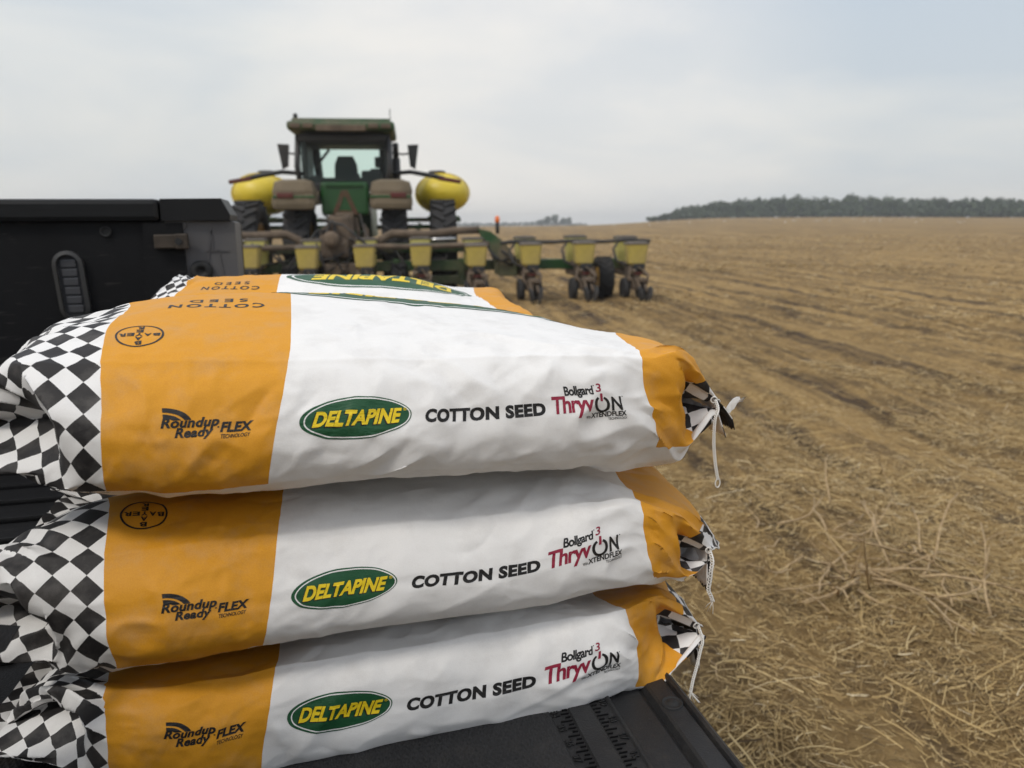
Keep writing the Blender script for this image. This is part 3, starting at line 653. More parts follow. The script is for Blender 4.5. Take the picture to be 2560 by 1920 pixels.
MT = truck_materials()
truck = thing('pickup_truck', 'black pickup truck with its tailgate down and a lamp in the bed wall', 'pickup truck')
m = MB(); zf = TG - .012
m.box((-1.35, (YN+YF)/2, zf-.03), (1.96, YF-YN-.02, .06))
for k in range(15):
    y = YN+.1+k*.109
    m.box((-1.35, y, zf+.004), (1.9, .052, .014), bev=.005)
m.build('bed_floor', MT['liner'], truck)
def bed_side(yi, out):
    """yi: plane of the inner wall; out: +1 on the far side, -1 on the near side"""
    m = MB()
    m.box((-1.26, yi+out*.02, ZC-.26), (1.90, .04, .57), bev=.004)
    m.prism([(-.44, ZC-.53), (-.31, ZC-.53), (-.31, ZC+.015), (-.40, ZC+.015)], yi-out*.012, yi+out*.03)
    w_ = m.build('bed_wall', MT['liner'], truck)
    m = MB(); m.box((-1.345, yi+out*.075, ZC+.0455), (1.97, .19, .054), bev=.012)
    m.build('bed_rail', MT['trim'], truck)
    m = MB(); m.prism([(-.356, .020), (-.356, .0725), (-.215, .0735), (-.196, .034), (-.197, .020)], yi-out*.02, yi+out*.17)
    for v in m.bm.verts: v.co.z += ZC
    m.build('rail_cap', MT['trim'], truck)
    m = MB(); pts = [(-.30, -.53), (-.188, -.53), (-.188, .015), (-.2, .019), (-.272, .019), (-.285, .032), (-.352, .032), (-.352, -.1), (-.335, -.3)]
    m.prism(pts, yi-out*.004, yi+out*.15)
    for v in m.bm.verts: v.co.z += ZC
    for (x, z, dx, dz, r_) in ((-.262, -.10, .003, .20, .18), (-.235, -.055, .055, .003, 0), (-.222, -.13, .003, .16, -.12), (-.245, -.03, .003, .05, .0)):
        m.box((x, yi-out*.005, ZC+z), (dx, .004, dz), rot=(0, r_, 0))
    p = m.build('tail_pillar', MT['grey'], truck)
    m = MB(); m.box((-.345, yi-out*.018, ZC-.030), (.062, .03, .034), bev=.003)
    m.box((-.312, yi-out*.030, ZC-.030), (.030, .022, .038), bev=.004)
    a = m.build('latch_striker', MT['metal'], p)
    q = Matrix.Translation((-.318, yi-out*.043, ZC-.030)) @ Matrix.Rotation(R(90), 4, 'X')
    m = MB(); m.lathe([(.0085, -.002), (.0085, .002)], 16, q); m.build('socket', MT['rubber'], a)
    m = MB(); q = Matrix.Translation((-.275, yi-out*.004, ZC-.105)) @ Matrix.Rotation(R(90)*out, 4, 'X')
    m.lathe([(.027, 0), (.027, .010), (.022, .016), (.011, .017), (.009, .011), (.002, .011)], 24, q); m.build('bump_stop', MT['rubber'], p)
    m = MB(); q = Matrix.Translation((-.313, yi-out*.004, ZC+.010)) @ Matrix.Rotation(R(90)*out, 4, 'X')
    m.lathe([(.013, 0), (.012, .004), (.006, .006), (.002, .004)], 6, q, smooth=False); m.build('bolt', MT['grey'], p)
    # painted outside of the bed with wheel arch lip
    m = MB(); m.prism([(-2.3, -.75), (-1.6, -.75), (-1.52, -.52), (-1.3, -.38), (-1.05, -.38), (-.85, -.52), (-.77, -.80), (-.188, -.80), (-.188, .012), (-2.3, .012)], yi+out*.152, yi+out*.19)
    for v in m.bm.verts: v.co.z += ZC
    m.build('outer_panel', MT['paint'], truck)
bed_side(YF, 1)
bed_side(YN, -1)
# oval lamp let into the far wall
def stadium(l, r_, n=10):
    return [(r_*math.cos(a), l+r_*math.sin(a)) for a in [math.pi*k/n for k in range(n+1)]] + [(r_*math.cos(a), -l+r_*math.sin(a)) for a in [math.pi+math.pi*k/n for k in range(n+1)]]
def lamp():
    Mx = Matrix.Translation((-.575, YF-.001, ZC-.135)) @ Matrix.Rotation(R(-3), 4, 'Y')
    def plate(l, r_, y0, y1, inner=None):
        m = MB()
        if inner is None:
            m.prism(stadium(l, r_), y0, y1)
        else:
            A = stadium(l, r_); B = stadium(*inner); n = len(A)
            o_ = [[m.bm.verts.new((p[0], y, p[1])) for p in q] for q, y in ((A, y0), (A, y1), (B, y1-.003), (B, y0))]
            for i in range(3):
                for k in range(n): m.bm.faces.new((o_[i][k], o_[i][(k+1) % n], o_[i+1][(k+1) % n], o_[i+1][k]))
        for v in m.bm.verts: v.co = Mx @ v.co
        return m
    bz = plate(.052, .034, 0, -.012, (.052, .025)).build('lamp_bezel', MT['ring'], truck)
    plate(.052, .0255, 0, -.004).build('lamp_lens', MT['lens'], bz)
    m = MB()
    for k in range(6):
        z = -.055+k*.022
        m.box(Mx @ Vector((0, -.005, z)), (.034, .004, .018), bev=.004)
    m.build('diode_row', MT['refl'], bz)
lamp()
m = MB(); q = Matrix.Translation((-.487, YF-.003, ZC-.005)) @ Matrix.Rotation(R(90), 4, 'X'); m.lathe([(.013, 0), (.013, .004), (.009, .004), (.009, -.001)], 18, q); m.build('tie_down_hole', MT['rubber'], truck)
# tailgate, lying open
m = MB()
prof = [(-.352, -.075), (-.352, -.004), (-.346, 0), (.224, 0), (.2255, -.0022), (.2465, -.0022), (.248, 0), (.272, 0), (.2735, -.0022), (.2945, -.0022), (.296, 0), (.299, .0005), (.304, -.009), (.342, -.010), (.347, -.013), (.351, -.005), (.354, -.003), (.376, -.003), (.379, -.006), (.3805, -.001), (.384, .0008), (.3875, -.002), (.389, -.008), (.394, -.010), (.394, -.055), (.38, -.075)]
m.prism([(x, z+TG) for x, z in prof], YN+.03, YF-.03)
gate = m.build('tailgate', MT['gate'], truck)
m = MB(); q = Matrix.Translation((.3655, .716, TG-.003)); m.lathe([(.0125, -.002), (.0125, .0012), (.0108, .0016), (.0104, .0008), (.006, .0008), (.0050, .0018), (.0015, .0022)], 28, q)
m.build('rubber_stop', MT['rubber'], gate)
def ruler(x0, x1, pitch, nums, near):
    m = MB(); k = 0; y = .46
    while y < 1.2:
        ln = (.013 if k % 4 == 0 else .009 if k % 2 == 0 else .006)
        xa = x0+.001 if near else x1-.001-ln
        m.box((xa+ln/2, y, TG-.0012), (ln, .0011, .0022)); y += pitch; k += 1
    for n, y in nums:
        b = text_bm(n, .02); xs = [v.co.x for v in b.verts]; ys = [v.co.y for v in b.verts]; x_, y_ = (min(xs)+max(xs))/2, (min(ys)+max(ys))/2; sc = .0085/(max(ys)-min(ys))
        fs = [f for f in b.faces]
        ret = bmesh.ops.extrude_face_region(b, geom=fs); 
        for v in [g for g in ret['geom'] if isinstance(g, bmesh.types.BMVert)]: v.co.z += .12
        cx_ = x1-.0052 if near else x0+.0052
        for v in b.verts:
            dx, dy = (v.co.x-x_)*sc, (v.co.y-y_)*sc
            v.co = Vector((cx_+dy, y-dx, TG-.0022+v.co.z*.012))
        tmp = bpy.data.meshes.new('t'); b.to_mesh(tmp); b.free(); m.bm.from_mesh(tmp); bpy.data.meshes.remove(tmp)
    return m.build('ruler', MT['trim'], gate)
ruler(.2255, .2465, .00635, (('35', .704), ('36', .6786), ('37', .6532), ('38', .6278), ('34', .7294)), False)
ruler(.2735, .2945, .00635, (('18', .704), ('17', .674), ('16', .644), ('19', .734)), True)
# slack webbing strap at the near left
m = MB()
pts = [(-1.1, .50, -.25), (-.75, .57, -.295), (-.48, .64, -.319), (-.33, .652, -.325), (-.281, .656, -.327), (-.274, .668, -.328), (-.274, .684, -.329)]
def strap(mb, off, w_, th):
    A = []
    for i, p in enumerate(pts):
        p = Vector(p); t = (Vector(pts[min(i+1, len(pts)-1)])-Vector(pts[max(i-1, 0)])).normalized()
        n = Vector((0, -1, .25)).normalized(); up = t.cross(n).normalized(); up = up if up.z > 0 else -up
        A.append([mb.bm.verts.new(p + n*(off + a*th) + up*b*w_ + Vector((0, 0, ZC))) for a, b in ((0, -.5), (1, -.5), (1, .5), (0, .5))])
    for i in range(len(A)-1):
        for k in range(4): mb.bm.faces.new((A[i][k], A[i][(k+1) % 4], A[i+1][(k+1) % 4], A[i+1][k]))
    mb.bm.faces.new(A[0]); mb.bm.faces.new(A[-1])
strap(m, 0, .030, .003)
st = m.build('strap', plain('black webbing', (.010, .010, .011), .7, .3, 60, bump=.3))
tag(st, 'black webbing strap with a pale stitched line at the left edge', 'strap')
m = MB(); strap(m, .0031, .0022, .0004); m.build('stitching', plain('pale thread', (.32, .30, .26), .8), st)

# ------------------------------------------------------------------ field, crop litter, woods
rngF = np.random.default_rng(5)
def azr(x, y): return np.degrees(np.arctan2(x, y)), np.hypot(x, y)
def smooth01(a): a = np.clip(a, 0, 1); return a*a*(3-2*a)
def vnoise(x, y, seed=0):
    """smooth value noise, about -1..1"""
    xi, yi = np.floor(x).astype(np.int64), np.floor(y).astype(np.int64); fx, fy = x-xi, y-yi; fx = fx*fx*(3-2*fx); fy = fy*fy*(3-2*fy)
    def h(i, j):
        n = (i*374761393 + j*668265263 + seed*974634777) & 0x7fffffff; n = ((n ^ (n >> 13))*1274126177) & 0x7fffffff
        return ((n ^ (n >> 16)) & 0xffff)/32767.5-1
    return (h(xi, yi)*(1-fx)+h(xi+1, yi)*fx)*(1-fy) + (h(xi, yi+1)*(1-fx)+h(xi+1, yi+1)*fx)*fy
HD = R(7.0); hx, hy = math.sin(HD), math.cos(HD)              # direction of the rows
def ground_z(x, y):
    az, r_ = azr(x, y)
    z = .07*smooth01((r_-4)/9) + smooth01((r_-45)/230)*(1.30 + 1.95*smooth01((az-18.8)/11)*(1-.35*smooth01((az-36)/14)))
    z = z + .25*smooth01((r_-60)/100)*vnoise(x/60, y/60, 3)*(r_ < 500)
    lat = x*hy - y*hx
    near = 1/(1+(r_/26)**2)
    z = z + near*(.022*np.cos(lat/.965*2*np.pi) + .028*vnoise(x/.55, y/.55, 1) + .020*vnoise(x/.16, y/.16, 2) + .03*vnoise(x/2.1, y/2.1, 4))
    return z
rad = np.concatenate([[0.05, .4], np.geomspace(.8, 16, 170), np.geomspace(16.6, 420, 110), [560, 700, 900, 1200]]); na = 520
A_, R_ = np.meshgrid(np.linspace(0, 2*np.pi, na, endpoint=False), rad)
gx, gy = (R_*np.sin(A_)), (R_*np.cos(A_)); gz = ground_z(gx, gy)
V = np.stack([gx, gy, gz], -1).reshape(-1, 3); I, J = np.meshgrid(np.arange(len(rad)-1), np.arange(na), indexing='ij'); I = I.ravel(); J = J.ravel(); J1 = (J+1) % na
Q = np.stack([I*na+J, I*na+J1, (I+1)*na+J1, (I+1)*na+J], 1)
if np.cross(V[Q[5, 1]]-V[Q[5, 0]], V[Q[5, 3]]-V[Q[5, 0]])[2] < 0: Q = Q[:, ::-1]
def field_material():
    m = Mat('tilled soil with old straw'); m.set(Roughness=.95); m.b.inputs['Specular IOR Level'].default_value = .1
    tc = m.n('ShaderNodeTexCoord'); mp = m.n('ShaderNodeMapping'); m.l(tc.outputs['Object'], mp.inputs[0]); mp.inputs['Rotation'].default_value = (0, 0, HD)
    def stretched(sx, sy, sc, det=6, rough=.62):
        q = m.n('ShaderNodeMapping'); m.l(mp.outputs[0], q.inputs[0]); q.inputs['Scale'].default_value = (sx, sy, 1); return m.noise(sc, det, rough, vec=q.outputs[0], dist=.3)
    soil = m.ramp(m.noise(3.5, 9, .7), [(.3, (.050, .037, .027)), (.7, (.115, .083, .058))])
    straw = m.ramp(m.noise(22, 8, .75), [(.25, (.19, .122, .055)), (.55, (.37, .255, .115)), (.8, (.53, .40, .20))])
    spx = m.n('ShaderNodeSeparateXYZ'); m.l(mp.outputs[0], spx.inputs[0])
    rowm = m.math('SINE', m.math('MULTIPLY', spx.outputs[0], 2*math.pi/.965))
    cover = m.math('ADD', m.math('MULTIPLY', stretched(4.6, .20, 1.0), .60), m.math('MULTIPLY', m.noise(2.6, 9, .75), .40)); cover = m.math('ADD', cover, m.math('MULTIPLY', rowm, .030))
    col = m.mix(m.ramp(cover, [(.39, (0, 0, 0)), (.525, (1, 1, 1))]), soil, straw)
    big = m.ramp(stretched(1.6, .16, .35, 10, .72), [(.36, (.66, .63, .61)), (.62, (1.2, 1.17, 1.1))])
    col = m.mix(1.0, col, big, 'MULTIPLY')
    m.color(col)
    h = m.math('ADD', m.math('MULTIPLY', m.noise(30, 8, .7), .6), m.noise(6, 8, .7)); m.bump(h, .9, .05)
    return m.m
fo = link('field', grid_mesh('field', V, Q), field_material()); tag(fo, kind='structure')

# loose straw lying on the soil: far too many stems to count
def litter_ok(x, y):
    c = vnoise(x/.7, y/.7, 21)*.5 + vnoise(x/.23, y/.23, 22)*.25 + vnoise(x/2.3, y/2.3, 23)*.45
    return c
def ribbons(n, rmin, rmax, length, width, azlo, azhi, thick=.5, lift=.03, power=1.0, seed=0):
    g = np.random.default_rng(seed)
    r_ = (g.random(n)**power)*(rmax-rmin)+rmin; az = np.radians(g.uniform(azlo, azhi, n)); x, y = r_*np.sin(az), r_*np.cos(az)
    c = litter_ok(x, y); keep = g.random(n) < .06+.94/(1+np.exp(-(c-.06)*9)); x, y, r_ = x[keep], y[keep], r_[keep]; n = len(x)
    ang = g.uniform(0, 2*np.pi, n) + vnoise(x/.9, y/.9, 31)*1.2; L_ = length*g.lognormal(0, .45, n)
    w_ = width*g.uniform(.6, 1.3, n)*np.maximum(1, r_/7.0)
    kappa = g.normal(0, 1.2, n)/np.maximum(L_, .05)*.5
    dirz = np.abs(g.normal(0, .13, n)); base = g.random(n)*lift
    segs = 4; t = np.linspace(-.5, .5, segs)
    a = ang[:, None] + kappa[:, None]*t*L_[:, None]
    px = x[:, None] + np.cumsum(np.cos(a), 1)*L_[:, None]/segs; py = y[:, None] + np.cumsum(np.sin(a), 1)*L_[:, None]/segs
    pz = ground_z(px, py) + base[:, None] + dirz[:, None]*(t+.5)*L_[:, None]*.55 + .004
    nx, ny = -np.sin(a)*w_[:, None]/2, np.cos(a)*w_[:, None]/2; tilt = g.normal(0, .6, n)[:, None]*w_[:, None]
    Lf = np.stack([px-nx, py-ny, pz-tilt/2], -1); Rt = np.stack([px+nx, py+ny, pz+tilt/2], -1)
    Vv = np.stack([Lf, Rt], 2).reshape(n*segs*2, 3)
    b = (np.arange(n)*segs*2)[:, None] + (np.arange(segs-1)*2)[None, :]; b = b.ravel()
    Qd = np.stack([b, b+1, b+3, b+2], 1)
    shade = np.repeat(np.clip(g.normal(.5, .22, n) + .12*vnoise(x/1.5, y/1.5, 41), 0, 1), (segs-1)*4); uv = np.stack([shade, np.zeros_like(shade)], 1).reshape(-1, 4, 2)
    return Vv, Qd, uv
def litter(name, sets, mat):
    Vs, Qs, Us, off = [], [], [], 0
    for s_ in sets:
        v, q, u = ribbons(**s_); Vs.append(v); Qs.append(q+off); Us.append(u); off += len(v)
    o = link(name, grid_mesh(name, np.concatenate(Vs), np.concatenate(Qs), np.concatenate(Us), smooth=False), mat); return tag(o, kind='stuff')
def straw_material():
    m = Mat('dry straw'); m.set(Roughness=.75); m.b.inputs['Specular IOR Level'].default_value = .25
    u = m.n('ShaderNodeUVMap'); u.uv_map = 'print'; sp = m.n('ShaderNodeSeparateXYZ'); m.l(u.outputs[0], sp.inputs[0])
    m.color(m.ramp(sp.outputs[0], [(.0, (.075, .050, .028)), (.35, (.25, .165, .070)), (.6, (.50, .355, .155)), (.85, (.66, .51, .27)), (1, (.68, .57, .38))])); return m.m
M_STRAW = straw_material()
litter('straw_litter', [
    dict(n=210000, rmin=1.1, rmax=8, length=.050, width=.0018, azlo=4, azhi=54, lift=.022, power=.75, seed=1),
    dict(n=110000, rmin=7, rmax=28, length=.085, width=.0026, azlo=-4, azhi=54, lift=.03, power=.8, seed=2),
    dict(n=7000, rmin=1.2, rmax=9, length=.17, width=.0024, azlo=4, azhi=54, lift=.035, power=.75, seed=3),
    dict(n=60000, rmin=22, rmax=80, length=.16, width=.0022, azlo=-2, azhi=54, lift=.03, power=.8, seed=4)], M_STRAW)

# bare stalks of last year's crop: a tangled heap and loose pieces
def stalk_mesh(g, L_, rad_):
    m = MB(); n = 6; p = Vector((0, 0, 0)); d = Vector((1, g.normal(0, .15), g.normal(.05, .08))); pts = []
    for i in range(n):
        pts.append(p.copy()); d = (d + Vector((0, g.normal(0, .16), g.normal(0, .10)))).normalized(); p = p + d*L_/(n-1)
    m.tube(pts, [rad_*(1-.55*i/n) for i in range(n)], 5)
    if g.random() < .65:
        i = int(g.integers(2, 4)); e = (pts[i+1]-pts[i]).normalized(); s_ = Vector((e.x*.75, e.y + g.choice([-.7, .7]), e.z+.2)).normalized()
        m.tube([pts[i], pts[i]+s_*L_*.16, pts[i]+(s_*.9+Vector((.1, 0, 0)))*L_*.3], [rad_*.6, rad_*.5, rad_*.3], 4)
    bmesh.ops.recalc_face_normals(m.bm, faces=m.bm.faces[:]); me = bpy.data.meshes.new('dry_stalk'); m.bm.to_mesh(me); m.bm.free(); return me
M_STALK = plain('weathered stalk', (.40, .285, .155), .8, .35, 14, bump=.3)
gS = np.random.default_rng(77); protos = [stalk_mesh(gS, 1.0, .011) for _ in range(8)]
for me in protos: me.materials.append(M_STALK)
def stalk(x, y, L_, th, rz, tilt, up, label, group):
    o = bpy.data.objects.new('dry_stalk', protos[int(gS.integers(0, 8))]); COL.objects.link(o)
    o.location = (x, y, float(ground_z(np.array(x), np.array(y)))+up); o.rotation_euler = (gS.uniform(0, 6.28), -tilt, rz); o.scale = (L_, th*L_**.5, th*L_**.5)
    tag(o, label, 'stalk', group)
hpx, hpy = 2.092, 2.455                                          # heap beside the tailgate
for k in range(58):
    q = gS.normal(0, 1, 2)
    stalk(hpx+q[0]*.17, hpy+q[1]*.24, gS.uniform(.16, .42), .85, gS.normal(.55, .65)+(3.14 if gS.random() < .35 else 0), gS.normal(.02, .07), gS.uniform(.02, .08), 'one of the bleached bare stalks tangled in the heap beyond the tailgate', 'stalks in the tangled heap')
for k in range(70):
    r_, a = gS.uniform(1.9, 9), R(gS.uniform(14, 50))
    stalk(r_*math.sin(a), r_*math.cos(a), gS.uniform(.12, .34), .75, gS.uniform(0, 6.28), gS.normal(0, .06), .015, 'short piece of bleached stalk lying loose on the straw', 'loose stalk pieces on the field')

# white cotton lint left along the brow of the field
def blob(name, r_, seed, sub=2, amp=.25):
    g = np.random.default_rng(seed); bm = bmesh.new(); bmesh.ops.create_icosphere(bm, subdivisions=sub, radius=r_)
    for v in bm.verts: v.co *= 1+g.normal(0, amp)
    for f in bm.faces: f.smooth = True
    me = bpy.data.meshes.new(name); bm.to_mesh(me); bm.free(); return me
me_l = blob('cotton_tuft', .09, 4); me_l.materials.append(plain('cotton lint', (.80, .78, .74), .9, .05))
for k in range(46):
    a = R(gS.uniform(17.5, 47)); r_ = gS.uniform(150, 235); x, y = r_*math.sin(a), r_*math.cos(a)
    o = bpy.data.objects.new('cotton_tuft', me_l); COL.objects.link(o); o.location = (x, y, float(ground_z(np.array(x), np.array(y)))+.10); o.scale = [gS.uniform(.7, 1.3)]*3
    tag(o, 'tiny white tuft of cotton lint along the far brow of the field', 'cotton tuft', 'white tufts along the far field')

# foliage as many leaf-sized faces spread through rounded clumps
def crown_faces(g, c, rx, rz, n, size):
    """n leaf clumps over and inside an uneven crown"""
    k = 9; lob = g.normal(0, 1, (k, 3)); lob /= np.linalg.norm(lob, axis=1)[:, None]; lob[:, 2] = lob[:, 2]*.8+.15
    idx = g.integers(0, k, n); d = g.normal(0, 1, (n, 3)); d /= np.linalg.norm(d, axis=1)[:, None]
    p = lob[idx]*.62 + d*(g.random((n, 1))**.35)*.48; p = p*np.array([rx, rx, rz]) + c
    s_ = size*g.uniform(.6, 1.5, n); a = g.normal(0, 1, (n, 3)); a /= np.linalg.norm(a, axis=1)[:, None]
    nn = d + g.normal(0, .5, (n, 3)); b = np.cross(nn, a); b /= np.linalg.norm(b, axis=1)[:, None]; a = np.cross(b, nn); a /= np.linalg.norm(a, axis=1)[:, None]
    a *= s_[:, None]; b *= s_[:, None]*.7
    V_ = np.stack([p-a-b*.4, p+b, p+a+b*.2, p-b], 1).reshape(-1, 3); Q_ = np.arange(n*4).reshape(n, 4)
    sh = np.repeat(np.clip(g.normal(.5, .2, n), 0, 1), 4); return V_, Q_, np.stack([sh, sh*0], 1).reshape(-1, 4, 2)
def leaf_material():
    m = Mat('dark summer foliage'); m.set(Roughness=.7); u = m.n('ShaderNodeUVMap'); u.uv_map = 'print'; sp = m.n('ShaderNodeSeparateXYZ'); m.l(u.outputs[0], sp.inputs[0])
    m.color(m.ramp(sp.outputs[0], [(0, (.018, .030, .012)), (.5, (.040, .062, .024)), (1, (.075, .10, .04))])); return m.m
M_LEAF = leaf_material(); M_BARK = plain('grey bark', (.10, .08, .06), .9, .3)
def px_az(px): return 14.2 + math.degrees(math.atan((px-1280)/1924))
gW = np.random.default_rng(9); Vs, Qs, Us, off = [], [], [], 0
prof_px = [(1560, 1.0), (1610, 1.5), (1650, 2.6), (1690, 4.8), (1740, 6.0), (1800, 7.2), (1870, 7.8), (1960, 8.4), (2060, 8.2), (2150, 8.0), (2230, 7.4), (2330, 7.2), (2440, 6.4), (2560, 6.2), (2800, 7), (3300, 7)]
for row, rr in ((-1, 257), (0, 262), (1, 272), (2, 283), (3, 296)):
    px = 1625 if row == -1 else 1640 if row == 0 else 1690
    while px < 3200:
        a = R(px_az(px)); hgt = np.interp(px, [q[0] for q in prof_px], [q[1] for q in prof_px])*(.62+.07*row)*gW.uniform(.62, 1.18)
        if row < 0: hgt = gW.uniform(1.4, 2.6)
        r_ = rr+gW.normal(0, 2.5); x, y = r_*math.sin(a), r_*math.cos(a); gz_ = float(ground_z(np.array(x), np.array(y)))
        w_ = max(1.6, hgt*gW.uniform(.32, .52))
        v, q, u = crown_faces(gW, np.array([x, y, gz_+hgt*.48]), w_, hgt*.58, int(150+45*hgt), .42); Vs.append(v); Qs.append(q+off); Us.append(u); off += len(v)
        px += 1924*w_/r_*gW.uniform(.75, 1.25)*1.0
wd = link('woods', grid_mesh('woods', np.concatenate(Vs), np.concatenate(Qs), np.concatenate(Us), smooth=False), M_LEAF); tag(wd, kind='stuff')
Vs, Qs, Us, off = [], [], [], 0
px = 1120
while px < 1470:
    a = R(px_az(px)); r_ = 640+gW.normal(0, 8); hgt = gW.uniform(2.0, 3.8)*(1.0 if px < 1425 else .6); x, y = r_*math.sin(a), r_*math.cos(a); gz_ = float(ground_z(np.array(x), np.array(y)))
    v, q, u = crown_faces(gW, np.array([x, y, gz_+hgt*.45]), hgt*.8, hgt*.55, 90, .6); Vs.append(v); Qs.append(q+off); Us.append(u); off += len(v); px += gW.uniform(5, 9)
hd = link('hedge_line', grid_mesh('hedge_line', np.concatenate(Vs), np.concatenate(Qs), np.concatenate(Us), smooth=False), M_LEAF); tag(hd, kind='stuff')
def tree(px, r_, hgt, wid, label):
    a = R(px_az(px)); x, y = r_*math.sin(a), r_*math.cos(a); z = float(ground_z(np.array(x), np.array(y)))
    t = thing('distant_tree', label, 'tree', (x, y, z), 0, 'lone trees on the horizon')
    v, q, u = crown_faces(gW, np.array([0, 0, hgt*.58]), wid, hgt*.45, 420, .55)
    link('crown', grid_mesh('crown', v, q, u, smooth=False), M_LEAF, t)
    m = MB(); m.tube([(0, 0, -.2), (.05, 0, hgt*.3), (0, .1, hgt*.6)], [.3, .22, .1], 7)
    for k in range(3): b = 2.1*k; m.tube([(0, 0, hgt*.3), (math.cos(b)*wid*.5, math.sin(b)*wid*.5, hgt*.62)], [.14, .05], 5)
    m.build('trunk', M_BARK, t)
for args in ((1352, 520, 4.2, 2.4, 'small rounded tree at the left of the horizon clump'), (1371, 525, 6.2, 3.2, 'tall tree left of the tallest in the horizon clump'), (1390, 522, 6.9, 3.4, 'tallest tree in the middle of the horizon clump'),
             (1408, 528, 5.0, 2.8, 'lower tree leaning on the right of the tallest one'), (1422, 520, 5.2, 1.9, 'slim tree closing the horizon clump on its right')): tree(*args)

# ------------------------------------------------------------------ tractor and row planter out in the field
DUST = (.18, .138, .088)
M_GRN = plain('dusty green paint', (.014, .062, .014), .5, .25, 2.5, dust=DUST, dust_amt=(.42, .72))
M_GRN2 = plain('cleaner green paint', (.012, .070, .014), .42, .2, 2.0, dust=DUST, dust_amt=(.55, .95))
M_BRN = plain('dust covered steel', (.13, .095, .065), .85, .35, 4, dust=(.055, .040, .03), dust_amt=(.45, .8))
M_TYRE = plain('tractor tyre rubber', (.024, .023, .023), .85, .2, 3, dust=(.11, .09, .07), dust_amt=(.5, .9))
M_RIM = plain('yellow wheel paint', (.48, .26, .012), .5, .2, 3, dust=DUST, dust_amt=(.45, .8))
M_TANK = plain('yellow tank plastic', (.70, .53, .035), .42, .08, 1.5, dust=(.45, .36, .14), dust_amt=(.55, 1.0))
M_HOP = plain('hopper yellow plastic', (.47, .37, .085), .55, .14, 3, dust=(.28, .215, .12), dust_amt=(.38, .75))
M_HOP2 = plain('pale translucent hopper plastic', (.52, .47, .14), .5, .12, 3, dust=(.34, .29, .17), dust_amt=(.5, .9))
M_LID = plain('dusty hopper lid', (.10, .088, .075), .6, .2, 4, dust=(.30, .25, .19), dust_amt=(.42, .8))
M_BLK = plain('black machine plastic', (.016, .016, .016), .5, .3, 3, dust=(.09, .075, .06), dust_amt=(.5, .95))
M_FEND = plain('dusty fender', (.145, .115, .074), .8, .2, 2.5, dust=(.215, .168, .108), dust_amt=(.4, .8))
M_REDL = plain('dull red lamp', (.10, .016, .012), .35, .2, 8, dust=(.16, .09, .06), dust_amt=(.5, .9))
M_SMV = plain('faded warning triangle', (.10, .036, .014), .6, .3, 10, dust=(.06, .06, .025), dust_amt=(.35, .7))
M_AMB = plain('amber lamp', (.80, .17, .02), .35, .05, 8)
M_HOSE = plain('black hose', (.018, .018, .018), .6, .3, 6, dust=(.13, .10, .075), dust_amt=(.45, .8))
M_CHR = plain('cylinder rod', (.55, .55, .55), .25, .1, 6, metal=.8)
M_SEAT = plain('grey seat cloth', (.030, .034, .034), .8, .15, 9)
def glass_mat():
    m = Mat('green tinted cab glass'); m.t.nodes.remove(m.b)
    tr = m.n('ShaderNodeBsdfTransparent'); tr.inputs[0].default_value = (.84, .95, .92, 1); gl = m.n('ShaderNodeBsdfGlossy'); gl.inputs['Roughness'].default_value = .06
    fr = m.n('ShaderNodeFresnel'); fr.inputs[0].default_value = 1.25; mx = m.n('ShaderNodeMixShader')
    m.l(fr.outputs[0], mx.inputs[0]); m.l(tr.outputs[0], mx.inputs[1]); m.l(gl.outputs[0], mx.inputs[2]); m.l(mx.outputs[0], m.o.inputs['Surface']); return m.m
M_GLASS = glass_mat()
RX = Matrix.Rotation(R(90), 4, 'Y')                       # local Z -> X : wheels turn about X
def wheel(name, parent, c, rad, wd, rimr, lugs=20, dish=1, rim_mat=None):
    Mx = Matrix.Translation(c) @ RX; h = wd/2; m = MB()
    m.lathe([(rimr, -h*.8), (rad*.80, -h*1.02), (rad*.93, -h*.96), (rad*.955, -h*.6), (rad*.965, 0), (rad*.955, h*.6), (rad*.93, h*.96), (rad*.80, h*1.02), (rimr, h*.8)], 40, Mx, close=True)
    for k in range(lugs):
        for sd_ in (-1, 1):
            q = 2*math.pi*(k+(.5 if sd_ > 0 else 0))/lugs
            T = Mx @ Matrix.Rotation(q, 4, 'Z') @ Matrix.Translation((rad*.975, 0, sd_*h*.48)) @ Matrix.Rotation(R(38)*sd_, 4, 'X')
            m.box((0, 0, 0), (rad*.07, rad*.062, h*1.18), rot=T)
    w_ = m.build(name, M_TYRE, parent)
    m = MB(); m.lathe([(rimr*1.01, -h*.8), (rimr*.93, -h*.7), (rimr*.85, -h*.25*dish), (rimr*.42, h*.05*dish), (rimr*.36, h*.3), (.02, h*.32)], 28, Mx); m.lathe([(rimr*.93, h*.7), (rimr*1.01, h*.8), (rimr*.95, h*.72), (rimr*.84, -h*.2)], 28, Mx)
    m.build('rim', rim_mat or M_RIM, w_); return w_
Cx, Cy = .382, 13.76
TX, TY = Cx+2.03*hx, Cy+2.03*hy
gzt = float(ground_z(np.array(TX), np.array(TY)))
tr = thing('tractor', 'green row crop tractor with dual rear wheels and yellow side tanks, seen from behind', 'tractor', (TX+.07, TY, gzt-.02), -HD); tr.scale = (.955, .955, .955)
